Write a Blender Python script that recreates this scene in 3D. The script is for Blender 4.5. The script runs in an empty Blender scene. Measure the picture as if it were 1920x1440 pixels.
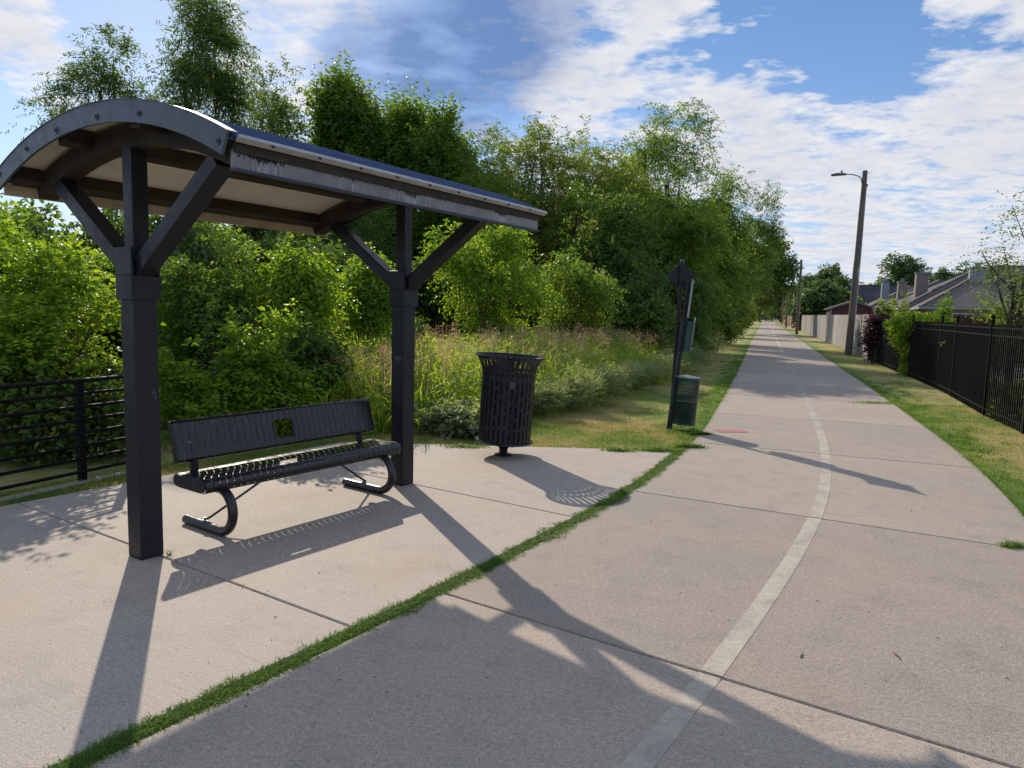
import bpy, bmesh, math, random
import numpy as np
from mathutils import Vector, Matrix
R_ = math.radians
random.seed(7)
scene = bpy.context.scene
COL = scene.collection

# ------------------------------------------------------------------ camera
F, H = 1331.0, 1.65
PITCH, ROLL = R_(6.0), R_(1.43)
fw = np.array([0, math.cos(PITCH), -math.sin(PITCH)])
_u = np.array([0, math.sin(PITCH), math.cos(PITCH)]); _r = np.array([1.0, 0, 0])
rt = math.cos(ROLL)*_r + math.sin(ROLL)*_u
up = -math.sin(ROLL)*_r + math.cos(ROLL)*_u
cam = bpy.data.cameras.new('camera'); co = bpy.data.objects.new('camera', cam); COL.objects.link(co)
m = Matrix.Identity(4)
for i in range(3):
    m[i][0], m[i][1], m[i][2] = rt[i], up[i], -fw[i]
m[2][3] = H
co.matrix_world = m
cam.sensor_width = 36; cam.lens = F/1920*36; cam.clip_end = 3000; cam.clip_start = .05
scene.camera = co

# ------------------------------------------------------------------ world
SUN_EL, SUN_AZ = 31.5, -23.5            # azimuth from +Y towards +X
w = bpy.data.worlds.new('World'); scene.world = w; w.use_nodes = True
nt = w.node_tree; nt.nodes.clear()
def nd(nt, t, **k):
    n = nt.nodes.new(t)
    for a, b in k.items():
        if a.startswith('i_'):
            n.inputs[a[2:].replace('_', ' ')].default_value = b
        else: setattr(n, a, b)
    return n
def lk(nt, a, b): nt.links.new(a, b)
def mth(nt, op, a, b=None, c=None, clamp=False):
    n = nt.nodes.new('ShaderNodeMath'); n.operation = op; n.use_clamp = clamp
    for i, v in enumerate((a, b, c)):
        if v is None: continue
        if isinstance(v, (int, float)): n.inputs[i].default_value = v
        else: nt.links.new(v, n.inputs[i])
    return n.outputs[0]
def vmth(nt, op, a, b=None):
    n = nt.nodes.new('ShaderNodeVectorMath'); n.operation = op
    for i, v in enumerate((a, b)):
        if v is None: continue
        if isinstance(v, (tuple, list)): n.inputs[i].default_value = v
        else: nt.links.new(v, n.inputs[i])
    return n
def noise(nt, vec, scale, detail=4, rough=.55, dist=0.0, out='Fac'):
    n = nt.nodes.new('ShaderNodeTexNoise')
    n.inputs['Scale'].default_value = scale; n.inputs['Detail'].default_value = detail
    n.inputs['Roughness'].default_value = rough; n.inputs['Distortion'].default_value = dist
    if vec is not None: nt.links.new(vec, n.inputs['Vector'])
    return n.outputs[out]
def ramp(nt, fac, stops):
    n = nt.nodes.new('ShaderNodeValToRGB'); nt.links.new(fac, n.inputs[0])
    e = n.color_ramp.elements
    while len(e) < len(stops): e.new(.5)
    for el, (p, c) in zip(e, stops):
        el.position = p; el.color = (c, c, c, 1) if isinstance(c, (int, float)) else (*c, 1)
    return n.outputs[0]
def mixc(nt, fac, a, b, blend='MIX'):
    n = nt.nodes.new('ShaderNodeMix'); n.data_type = 'RGBA'; n.blend_type = blend
    for i, v in ((0, fac), (6, a), (7, b)):
        if isinstance(v, (int, float)): n.inputs[i].default_value = v
        elif isinstance(v, (tuple, list)): n.inputs[i].default_value = (*v, 1)
        else: nt.links.new(v, n.inputs[i])
    return n.outputs[2]

sky = nd(nt, 'ShaderNodeTexSky', sky_type='NISHITA', sun_disc=False)
sky.sun_elevation = R_(SUN_EL); sky.sun_rotation = R_(SUN_AZ); sky.altitude = 150
sky.air_density = 1.0; sky.dust_density = .7; sky.ozone_density = 2.0
tc = nd(nt, 'ShaderNodeTexCoord')
D = vmth(nt, 'NORMALIZE', tc.outputs['Generated']).outputs[0]
sep = nd(nt, 'ShaderNodeSeparateXYZ'); lk(nt, D, sep.inputs[0])
zc = mth(nt, 'ADD', mth(nt, 'MAXIMUM', sep.outputs[2], 0.0), .10)
px_ = mth(nt, 'DIVIDE', sep.outputs[0], zc); py_ = mth(nt, 'DIVIDE', sep.outputs[1], zc)
cmb = nd(nt, 'ShaderNodeCombineXYZ'); lk(nt, px_, cmb.inputs[0]); lk(nt, py_, cmb.inputs[1])
P2 = vmth(nt, 'MULTIPLY', cmb.outputs[0], (1.0, 1.15, 1)).outputs[0]
P3 = vmth(nt, 'ADD', P2, (3.1, 8.4, 0)).outputs[0]
n1 = noise(nt, P3, 1.5, 3, .5, .3)
n2 = noise(nt, P3, 5.0, 10, .58, .15)
n3 = noise(nt, vmth(nt, 'ADD', P2, (7.3, 2.1, 0)).outputs[0], 15, 6, .6, .1)
nn = mth(nt, 'ADD', mth(nt, 'ADD', mth(nt, 'MULTIPLY', n1, .42), mth(nt, 'MULTIPLY', n2, .47)), mth(nt, 'MULTIPLY', n3, .16))
def skydir(px, py):
    d = fw + (px-960)/F*rt - (py-720)/F*up; return tuple(d/np.linalg.norm(d))
def blob(px, py, rad, amp, acc):
    dt = vmth(nt, 'DOT_PRODUCT', D, skydir(px, py)).outputs['Value']
    mr = nd(nt, 'ShaderNodeMapRange', interpolation_type='SMOOTHERSTEP'); lk(nt, dt, mr.inputs[0])
    mr.inputs[1].default_value = math.cos(rad/F); mr.inputs[2].default_value = 1
    mr.inputs[3].default_value = 0; mr.inputs[4].default_value = amp
    return mth(nt, 'ADD', acc, mr.outputs[0])
g_ = nn
for b in [(240, 60, 130, -.10), (40, 210, 110, -.07), (1520, 10, 200, -.16), (1700, 30, 170, -.10), (1290, 160, 130, -.07), (860, 140, 200, -.11), (720, 150, 160, -.11), (560, 130, 120, -.06), (80, 300, 160, -.06),
          (200, 20, 120, -.06), (1200, 60, 260, .06), (1650, 220, 340, .055), (1250, 230, 300, .06), (1450, 300, 200, .05), (1420, 470, 160, -.05),
          (600, 20, 220, .09), (80, 90, 170, .07), (960, 210, 120, .09), (1850, 130, 160, .05), (1130, 300, 90, -.06), (1800, 420, 260, .04)]:
    g_ = blob(*b, g_)
mask = ramp(nt, g_, [(.498, 0), (.540, .55), (.610, .95)])
shade = ramp(nt, mth(nt, 'ADD', mth(nt, 'MULTIPLY', n2, .6), mth(nt, 'MULTIPLY', n3, .4)), [(.36, (.62, .68, .80)), (.50, (.85, .87, .93)), (.62, (1.0, .985, .98))])
thick = ramp(nt, g_, [(.58, 1.0), (.72, .88)])
shade = mixc(nt, 1.0, shade, thick, 'MULTIPLY')
hz = mth(nt, 'MAXIMUM', sep.outputs[2], 0.0)
hzf = ramp(nt, hz, [(0.0, .80), (.10, .52), (.22, .14), (.40, 0.0)])
skyc = mixc(nt, 1.0, sky.outputs[0], (.078, .098, .124), 'MULTIPLY')
skyc = mixc(nt, ramp(nt, hz, [(.12, .0), (.36, .7)]), skyc, (.14, .30, .61))
skyc = mixc(nt, hzf, skyc, (.52, .63, .82))
glow = blob(360, -260, 520, .35, mth(nt, 'MULTIPLY', n1, 0.0))
skyc = mixc(nt, glow, skyc, (.75, .80, .90))
grey = blob(985, 20, 150, 1.0, mth(nt, 'MULTIPLY', n1, 0.0)); grey = blob(870, 130, 170, 1.0, grey); grey = blob(700, 130, 130, .8, grey)
grey = mth(nt, 'MULTIPLY', grey, ramp(nt, n2, [(.34, .35), (.60, 1.0)]), clamp=True)
skyf = mixc(nt, mask, skyc, mixc(nt, 1.0, shade, (.88, .88, .89), 'MULTIPLY'))
skyf = mixc(nt, mth(nt, 'MULTIPLY', grey, .78), skyf, (.125, .225, .47))
bg = nd(nt, 'ShaderNodeBackground'); lk(nt, skyf, bg.inputs[0]); bg.inputs[1].default_value = 1.0
wo = nd(nt, 'ShaderNodeOutputWorld'); lk(nt, bg.outputs[0], wo.inputs[0])

sd = bpy.data.lights.new('sun', 'SUN'); sd.energy = 4.2; sd.angle = R_(.55); sd.color = (1, .895, .76)
so = bpy.data.objects.new('sun', sd); COL.objects.link(so)
sv = Vector((math.sin(R_(SUN_AZ))*math.cos(R_(SUN_EL)), math.cos(R_(SUN_AZ))*math.cos(R_(SUN_EL)), math.sin(R_(SUN_EL))))
so.rotation_euler = sv.to_track_quat('Z', 'Y').to_euler()
vs = scene.view_settings
vs.view_transform = 'Standard'; vs.look = 'None'; vs.exposure = 0.08; vs.gamma = 1; vs.use_curve_mapping = False
scene.cycles.max_bounces = 6; scene.cycles.diffuse_bounces = 3; scene.cycles.transmission_bounces = 4
scene.cycles.transparent_max_bounces = 12; scene.cycles.caustics_reflective = False; scene.cycles.caustics_refractive = False

# ------------------------------------------------------------------ helpers: placement
def ray(px, py): return fw + (px-960)/F*rt - (py-720)/F*up
def gp(px, py, z=0.0):
    d = ray(px, py); t = (z-H)/d[2]; return np.array([0, 0, H]) + t*d
def at(px, py, Y):
    d = ray(px, py); return np.array([0, 0, H]) + d*(Y/d[1])
# shelter frame: s along the roof, t towards the path
C0 = np.array([-2.35045, 4.47127]); E1 = np.array([.54796, .8365]); E2 = np.array([.8365, -.54796])
ANG = math.atan2(E1[1], E1[0])
# ------------------------------------------------------------------ helpers: materials
def newmat(name, col=(.5, .5, .5), rough=.6, metal=0.0, spec=.5):
    m = bpy.data.materials.new(name); m.use_nodes = True
    b = m.node_tree.nodes['Principled BSDF']
    b.inputs['Base Color'].default_value = (*col, 1); b.inputs['Roughness'].default_value = rough
    b.inputs['Metallic'].default_value = metal; b.inputs['Specular IOR Level'].default_value = spec
    return m, m.node_tree, b
def bump(nt, b, h, strength=.3, dist=.01):
    n = nt.nodes.new('ShaderNodeBump'); n.inputs['Strength'].default_value = strength; n.inputs['Distance'].default_value = dist
    nt.links.new(h, n.inputs['Height']); nt.links.new(n.outputs[0], b.inputs['Normal'])
def pos(nt): return nt.nodes.new('ShaderNodeNewGeometry').outputs['Position']
def objc(nt): return nt.nodes.new('ShaderNodeTexCoord').outputs['Object']
MAT = {}
def simple(key, col, rough=.5, metal=0.0, var=.15, scale=8, spec=.5, bmp=0.0, bs=60):
    m, nt, b = newmat(key, col, rough, metal, spec)
    v = objc(nt); n = noise(nt, v, scale, 5, .6)
    lo = tuple(c*(1-var) for c in col); hi = tuple(min(1, c*(1+var)) for c in col)
    lk(nt, ramp(nt, n, [(.3, lo), (.7, hi)]), b.inputs['Base Color'])
    lk(nt, ramp(nt, noise(nt, v, scale*3, 4), [(.3, max(.05, rough-.1)), (.7, min(1, rough+.12))]), b.inputs['Roughness'])
    if bmp: bump(nt, b, noise(nt, v, bs, 4), bmp, .004)
    MAT[key] = m; return m

def concrete(key, base, warm, seed):
    m, nt, b = newmat(key, base, .82, 0, .35)
    p = pos(nt)
    big = noise(nt, p, .55, 5, .55); mid = noise(nt, vmth(nt, 'ADD', p, (seed, 3, 0)).outputs[0], 3.2, 6, .62)
    col = ramp(nt, big, [(.3, base), (.68, warm)])
    col = mixc(nt, ramp(nt, mid, [(.30, .55), (.50, 0)]), col, tuple(c*.80 for c in base))
    st = noise(nt, vmth(nt, 'ADD', p, (seed*2, 11, 0)).outputs[0], 1.3, 7, .7)
    col = mixc(nt, ramp(nt, st, [(.60, 0), (.74, .42)]), col, tuple(c*.62 for c in base))
    sa = nt.nodes.new('ShaderNodeAttribute'); sa.attribute_name = 'tone'
    col = mixc(nt, 1.0, col, ramp(nt, mth(nt, 'ADD', sa.outputs['Fac'], .5), [(0, (.86, .86, .87)), (1, (1.08, 1.07, 1.05))]), 'MULTIPLY')
    bl = noise(nt, vmth(nt, 'ADD', p, (seed*4, 1, 0)).outputs[0], .9, 6, .65, .6)
    col = mixc(nt, ramp(nt, bl, [(.54, 0), (.66, .38)]), col, (.42, .30, .20))
    dr = noise(nt, vmth(nt, 'ADD', p, (2, seed*3, 0)).outputs[0], 7, 5, .7, .3)
    col = mixc(nt, ramp(nt, dr, [(.62, 0), (.70, .35)]), col, tuple(c*.55 for c in base))
    rotv = nt.nodes.new('ShaderNodeVectorRotate'); rotv.inputs['Angle'].default_value = R_(28); lk(nt, p, rotv.inputs['Vector'])
    broom = noise(nt, vmth(nt, 'MULTIPLY', rotv.outputs[0], (2.2, 110, 1)).outputs[0], 1.0, 3, .6)
    col = mixc(nt, .15, col, ramp(nt, broom, [(.35, .30), (.65, .70)]), 'OVERLAY')
    vo3 = nt.nodes.new('ShaderNodeTexVoronoi'); vo3.inputs['Scale'].default_value = 2.6; lk(nt, vmth(nt, 'ADD', p, (seed, 0, 0)).outputs[0], vo3.inputs['Vector'])
    sd3 = mth(nt, 'ADD', vo3.outputs['Distance'], mth(nt, 'MULTIPLY', noise(nt, p, 16, 3), .14))
    spot = mth(nt, 'MULTIPLY', ramp(nt, sd3, [(.095, 1), (.135, 0)]), mth(nt, 'GREATER_THAN', nd_sep(nt, vo3.outputs['Color']), .55))
    col = mixc(nt, mth(nt, 'MULTIPLY', spot, .5), col, tuple(c*.42 for c in base))
    fine = noise(nt, p, 150, 3, .7)
    col = mixc(nt, .62, col, ramp(nt, fine, [(.32, .22), (.5, .5), (.68, .80)]), 'OVERLAY')
    gr = noise(nt, p, 45, 4, .75)
    col = mixc(nt, .60, col, ramp(nt, gr, [(.3, .30), (.7, .72)]), 'OVERLAY')
    vo = nt.nodes.new('ShaderNodeTexVoronoi'); vo.inputs['Scale'].default_value = 95; lk(nt, p, vo.inputs['Vector'])
    fl = mth(nt, 'LESS_THAN', vo.outputs['Distance'], .22)
    pick = mth(nt, 'GREATER_THAN', nd_sep(nt, vo.outputs['Color']), .72)
    col = mixc(nt, mth(nt, 'MULTIPLY', mth(nt, 'MULTIPLY', fl, pick), .6), col, (.72, .66, .58))
    vo2 = nt.nodes.new('ShaderNodeTexVoronoi'); vo2.inputs['Scale'].default_value = 60; lk(nt, p, vo2.inputs['Vector'])
    fl2 = mth(nt, 'MULTIPLY', mth(nt, 'LESS_THAN', vo2.outputs['Distance'], .24), mth(nt, 'GREATER_THAN', nd_sep(nt, vo2.outputs['Color']), .80))
    col = mixc(nt, mth(nt, 'MULTIPLY', fl2, .55), col, (.13, .11, .09))
    lk(nt, col, b.inputs['Base Color'])
    lk(nt, ramp(nt, gr, [(.3, .62), (.7, .9)]), b.inputs['Roughness'])
    hh = mth(nt, 'ADD', mth(nt, 'MULTIPLY', fine, .5), gr)
    bump(nt, b, hh, .55, .006)
    MAT[key] = m; return m
def nd_sep(nt, c):
    n = nt.nodes.new('ShaderNodeSeparateColor'); nt.links.new(c, n.inputs[0]); return n.outputs[0]
concrete('path_concrete', (.345, .291, .240), (.400, .325, .256), 1.0)
concrete('pad_concrete', (.388, .336, .286), (.436, .362, .290), 5.0)

def grass_colour(nt, p):
    a = noise(nt, p, .55, 4, .6, .4); c = noise(nt, vmth(nt, 'ADD', p, (9, 4, 0)).outputs[0], 2.4, 5, .65)
    s = mth(nt, 'ADD', mth(nt, 'MULTIPLY', a, .62), mth(nt, 'MULTIPLY', c, .45))
    return s
def lawnmat(key, blade):
    m, nt, b = newmat(key, (.1, .15, .03), .7, 0, .25)
    p = pos(nt); s = grass_colour(nt, vmth(nt, 'MULTIPLY', p, (1, 1, 0)).outputs[0])
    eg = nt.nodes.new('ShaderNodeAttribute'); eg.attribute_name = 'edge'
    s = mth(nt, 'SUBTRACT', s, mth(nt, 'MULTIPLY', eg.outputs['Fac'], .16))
    k = 1.75 if blade else 1.40
    col = ramp(nt, s, [(.38, tuple(k*c for c in (.100, .165, .028))), (.47, tuple(k*c for c in (.170, .205, .045))), (.54, tuple(k*c for c in (.260, .235, .080))), (.64, tuple(k*c for c in (.350, .270, .125)))])
    f = noise(nt, p, 60, 4, .7)
    col = mixc(nt, .6, col, ramp(nt, f, [(.3, .25), (.7, .75)]), 'OVERLAY')
    lk(nt, col, b.inputs['Base Color'])
    if blade:
        tr = nt.nodes.new('ShaderNodeBsdfTranslucent'); lk(nt, col, tr.inputs[0])
        mx = nt.nodes.new('ShaderNodeMixShader'); mx.inputs[0].default_value = .55
        lk(nt, b.outputs[0], mx.inputs[1]); lk(nt, tr.outputs[0], mx.inputs[2])
        lk(nt, mx.outputs[0], nt.nodes['Material Output'].inputs[0])
    else: bump(nt, b, noise(nt, p, 70, 5, .75), .9, .03)
    MAT[key] = m
lawnmat('lawn', False); lawnmat('lawn_blade', True)
def groundmat():
    m, nt, b = newmat('soil', (.05, .05, .03), .9)
    p = pos(nt); col = ramp(nt, noise(nt, p, 1.2, 8, .7), [(.3, (.020, .032, .012)), (.55, (.050, .070, .020)), (.75, (.10, .085, .045))])
    lk(nt, col, b.inputs['Base Color']); bump(nt, b, noise(nt, p, 14, 6, .7), 1, .08); MAT['soil'] = m
groundmat()
def leafmat(key, a, c, trans=.42, rough=.5, tcol=None, spec=.4):
    m, nt, b = newmat(key, a, rough, 0, spec)
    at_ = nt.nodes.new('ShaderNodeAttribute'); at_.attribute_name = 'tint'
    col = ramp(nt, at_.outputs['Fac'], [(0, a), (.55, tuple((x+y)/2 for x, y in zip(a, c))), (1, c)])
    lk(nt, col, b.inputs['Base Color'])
    tr = nt.nodes.new('ShaderNodeBsdfTranslucent')
    lk(nt, mixc(nt, 1.0, col, tcol or (1.75, 1.6, .6), 'MULTIPLY'), tr.inputs[0])
    mx = nt.nodes.new('ShaderNodeMixShader'); mx.inputs[0].default_value = trans
    lk(nt, b.outputs[0], mx.inputs[1]); lk(nt, tr.outputs[0], mx.inputs[2])
    lk(nt, mx.outputs[0], nt.nodes['Material Output'].inputs[0])
    MAT[key] = m
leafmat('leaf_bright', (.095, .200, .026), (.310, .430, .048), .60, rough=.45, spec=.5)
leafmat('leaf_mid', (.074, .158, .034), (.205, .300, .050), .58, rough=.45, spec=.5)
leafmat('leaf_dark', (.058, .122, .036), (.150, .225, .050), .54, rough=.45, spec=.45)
leafmat('leaf_olive', (.105, .180, .040), (.250, .315, .070), .60, rough=.45)
leafmat('leaf_grey', (.175, .235, .135), (.360, .420, .280), .5)
leafmat('leaf_purple', (0.024, 0.010, 0.016), (0.068, 0.022, 0.032), 0.2, tcol=(1.6, .9, 1.0))
leafmat('leaf_far', (.055, .115, .050), (.115, .180, .065), .42)
leafmat('leaf_grass', (.155, .275, .042), (.400, .490, .095), .60)
leafmat('leaf_seam', (.095, .190, .030), (.240, .370, .060), .55)
leafmat('seed_head', (.40, .31, .17), (.60, .38, .25), .45, tcol=(1.3, 1.2, 1.0))
leafmat('flower_pink', (.45, .03, .09), (.62, .06, .14), .35, tcol=(1.2, .8, .9))
simple('bark', (.085, .068, .052), .9, 0, .35, 6, .2, .6, 25)
simple('black_paint', (.0125, .0138, .0185), .42, 0, .12, 3, .35, .05, 90)
simple('black_gloss', (.010, .0115, .014), .27, 0, .2, 6, .6)
simple('grey_paint', (.062, .082, .104), .38, 0, .10, 4, .5)
simple('navy_paint', (.022, .034, .062), .55, 0, .15, 4, .5)
simple('dark_brown', (.040, .032, .024), .7, 0, .3, 5, .3)
simple('trim_metal', (.42, .40, .42), .40, 0, .15, 9, .5)
simple('ceiling_panel', (.64, .59, .52), .75, 0, .10, 2.5, .3)
simple('back_trim', (.46, .38, .30), .7, 0, .2, 5, .3)
simple('bolt_metal', (.09, .10, .115), .35, .6, .2, 30)
simple('green_metal', (.012, .055, .045), .38, 0, .2, 6, .5)
simple('green_post', (.028, .045, .045), .5, 0, .3, 9, .4)
simple('sign_face', (.33, .36, .37), .35, .3, .2, 12)
simple('lid_metal', (.17, .22, .21), .42, 0, .25, 9)
simple('steel', (.16, .18, .20), .4, .6, .15, 9)
simple('white_paint', (.55, .56, .56), .6, 0, .15, 9)
simple('iron', (.0045, .0045, .0055), .6, 0, .2, 9, .15)
simple('plastic_dark', (.006, .006, .007), .6)
simple('brick_tan', (.26, .19, .15), .85, 0, .2, 12)
simple('chimney_grey', (.24, .26, .30), .8, 0, .1, 6)
simple('chimney_tan', (.21, .17, .15), .8, 0, .1, 6)
simple('porch_wood', (.42, .15, .06), .7, 0, .2, 8)
simple('shed_red', (.085, .016, .024), .7, 0, .2, 8)
simple('skin', (.35, .20, .14), .6); simple('shirt', (.012, .012, .016), .8); simple('shorts', (.06, .06, .07), .8)
simple('hair', (.02, .014, .01), .7)
simple('stencil_pink', (.43, .17, .16), .85, 0, .25, 40); simple('stencil_white', (.55, .42, .38), .85, 0, .2, 60)
simple('graffiti_black', (.012, .012, .014), .8); simple('graffiti_white', (.35, .36, .38), .8); simple('graffiti_purple', (.16, .15, .28), .8)
simple('rubble', (.10, .07, .05), .9)
simple('window_glass', (.02, .025, .03), .1)

def stripe_mat():
    m, nt, b = newmat('stripe_paint', (.48, .42, .30), .8)
    p = pos(nt)
    f = noise(nt, p, 30, 6, .8); g2 = noise(nt, p, 4, 4, .6)
    wear = mth(nt, 'ADD', mth(nt, 'MULTIPLY', f, .6), mth(nt, 'MULTIPLY', g2, .5))
    far = nt.nodes.new('ShaderNodeMapRange'); sp = nt.nodes.new('ShaderNodeSeparateXYZ'); lk(nt, p, sp.inputs[0])
    lk(nt, sp.outputs[1], far.inputs[0]); far.inputs[1].default_value = 9; far.inputs[2].default_value = 15; far.inputs[3].default_value = 0; far.inputs[4].default_value = .07
    wear = mth(nt, 'ADD', wear, far.outputs[0])
    fr2 = nt.nodes.new('ShaderNodeMapRange'); lk(nt, sp.outputs[1], fr2.inputs[0]); fr2.inputs[1].default_value = 30; fr2.inputs[2].default_value = 37; fr2.inputs[3].default_value = 0; fr2.inputs[4].default_value = .15
    wear = mth(nt, 'SUBTRACT', wear, fr2.outputs[0])
    col = ramp(nt, wear, [(.42, (.52, .455, .34)), (.53, (.45, .39, .30)), (.60, (.375, .32, .268)), (.66, (.345, .297, .255))])
    col = mixc(nt, .4, col, ramp(nt, noise(nt, p, 190, 3, .7), [(.3, .3), (.7, .72)]), 'OVERLAY')
    lk(nt, col, b.inputs['Base Color']); bump(nt, b, f, .5, .004); MAT['stripe_paint'] = m
stripe_mat()
def fascia_mat():
    m, nt, b = newmat('streaked_fascia', (.2, .2, .22), .5)
    v = objc(nt)
    st = noise(nt, vmth(nt, 'MULTIPLY', v, (26, 1, 1.2)).outputs[0], 1.0, 4, .7)
    bl = noise(nt, vmth(nt, 'MULTIPLY', v, (9, 1, 9)).outputs[0], 1.0, 5, .7)
    col = ramp(nt, bl, [(.3, (.14, .14, .16)), (.7, (.25, .245, .265))])
    col = mixc(nt, ramp(nt, st, [(.60, 0), (.68, .55)]), col, (.36, .35, .37))
    sp = nt.nodes.new('ShaderNodeSeparateXYZ'); lk(nt, v, sp.inputs[0])
    cx = nt.nodes.new('ShaderNodeCombineXYZ'); lk(nt, sp.outputs[0], cx.inputs[0])
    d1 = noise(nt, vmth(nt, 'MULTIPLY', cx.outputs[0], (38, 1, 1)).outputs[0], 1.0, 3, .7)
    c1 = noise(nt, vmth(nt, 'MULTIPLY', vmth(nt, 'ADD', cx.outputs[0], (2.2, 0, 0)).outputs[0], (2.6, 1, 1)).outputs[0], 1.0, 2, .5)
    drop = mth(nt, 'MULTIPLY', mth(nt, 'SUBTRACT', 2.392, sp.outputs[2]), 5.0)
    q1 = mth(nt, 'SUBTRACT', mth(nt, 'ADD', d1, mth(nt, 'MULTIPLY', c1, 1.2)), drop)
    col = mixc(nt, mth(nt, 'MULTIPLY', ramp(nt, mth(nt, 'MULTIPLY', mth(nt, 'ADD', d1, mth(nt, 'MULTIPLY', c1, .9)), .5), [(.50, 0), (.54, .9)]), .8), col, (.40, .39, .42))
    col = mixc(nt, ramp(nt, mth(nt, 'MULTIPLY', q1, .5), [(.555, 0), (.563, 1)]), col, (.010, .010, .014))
    lk(nt, col, b.inputs['Base Color']); MAT['streaked_fascia'] = m
fascia_mat()
def woodmat(key, a, c, sc=1.0):
    m, nt, b = newmat(key, a, .85, 0, .2)
    v = objc(nt)
    g2 = noise(nt, vmth(nt, 'MULTIPLY', v, (9*sc, 9*sc, .9)).outputs[0], 1.0, 6, .7)
    g3 = noise(nt, vmth(nt, 'MULTIPLY', v, (60, 60, 2)).outputs[0], 1.0, 5, .7)
    col = ramp(nt, g2, [(.3, a), (.7, c)])
    col = mixc(nt, .6, col, ramp(nt, g3, [(.3, .25), (.7, .75)]), 'OVERLAY')
    ta = nt.nodes.new('ShaderNodeAttribute'); ta.attribute_name = 'tone'
    col = mixc(nt, 1.0, col, ramp(nt, mth(nt, 'ADD', ta.outputs['Fac'], .5), [(0, .72), (1, 1.28)]), 'MULTIPLY')
    lk(nt, col, b.inputs['Base Color']); bump(nt, b, g3, .5, .01); MAT[key] = m
woodmat('wood_grey', (.24, .225, .215), (.46, .425, .395)); woodmat('wood_rust', (.20, .075, .030), (.36, .14, .055))
woodmat('wood_tan', (.30, .20, .12), (.42, .29, .19)); woodmat('wood_brown', (.035, .018, .012), (.085, .042, .026))
woodmat('pole_wood', (.105, .088, .074), (.215, .180, .150), .8)
def shinglemat(key, a, c):
    m, nt, b = newmat(key, a, .9, 0, .2)
    v = objc(nt); br = nt.nodes.new('ShaderNodeTexBrick'); lk(nt, v, br.inputs['Vector'])
    g2 = noise(nt, v, 1.6, 7, .75)
    col = ramp(nt, g2, [(.3, a), (.7, c)])
    ln = mth(nt, 'FRACT', mth(nt, 'MULTIPLY', sepz(nt, v), 9.0))
    col = mixc(nt, mth(nt, 'MULTIPLY', mth(nt, 'LESS_THAN', ln, .2), .3), col, tuple(x*.6 for x in a))
    lk(nt, col, b.inputs['Base Color']); bump(nt, b, noise(nt, v, 22, 4), .5, .03); MAT[key] = m
def sepz(nt, v):
    n = nt.nodes.new('ShaderNodeSeparateXYZ'); nt.links.new(v, n.inputs[0]); return n.outputs[2]
shinglemat('shingle_grey', (.085, .082, .085), (.16, .150, .148)); shinglemat('shingle_dark', (.045, .047, .055), (.090, .090, .098))
shinglemat('shingle_tan', (.13, .115, .10), (.21, .185, .165))
def perfmat():
    m, nt, b = newmat('perforated_green', (.012, .040, .036), .4)
    v = objc(nt); sp = nt.nodes.new('ShaderNodeSeparateXYZ'); lk(nt, v, sp.inputs[0])
    an = mth(nt, 'MULTIPLY', mth(nt, 'ARCTAN2', sp.outputs[1], sp.outputs[0]), 34/(2*math.pi))
    zz = mth(nt, 'MULTIPLY', sp.outputs[2], 40.0)
    row = mth(nt, 'FLOOR', zz); an2 = mth(nt, 'ADD', an, mth(nt, 'MULTIPLY', mth(nt, 'MODULO', row, 2.0), .5))
    fx = mth(nt, 'SUBTRACT', mth(nt, 'FRACT', mth(nt, 'ADD', an2, 100.0)), .5); fz = mth(nt, 'SUBTRACT', mth(nt, 'FRACT', zz), .5)
    d2 = mth(nt, 'ADD', mth(nt, 'MULTIPLY', fx, fx), mth(nt, 'MULTIPLY', fz, fz))
    hole = mth(nt, 'LESS_THAN', d2, .12)
    band = mth(nt, 'MULTIPLY', mth(nt, 'GREATER_THAN', sp.outputs[2], .10), mth(nt, 'LESS_THAN', sp.outputs[2], .62))
    nb = mth(nt, 'SUBTRACT', 1.0, mth(nt, 'MULTIPLY', mth(nt, 'GREATER_THAN', sp.outputs[2], .355), mth(nt, 'LESS_THAN', sp.outputs[2], .405)))
    hole = mth(nt, 'MULTIPLY', hole, mth(nt, 'MULTIPLY', band, nb))
    tr = nt.nodes.new('ShaderNodeBsdfTransparent'); mx = nt.nodes.new('ShaderNodeMixShader')
    lk(nt, hole, mx.inputs[0]); lk(nt, b.outputs[0], mx.inputs[1]); lk(nt, tr.outputs[0], mx.inputs[2])
    lk(nt, mx.outputs[0], nt.nodes['Material Output'].inputs[0]); MAT['perforated_green'] = m
perfmat()

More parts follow.
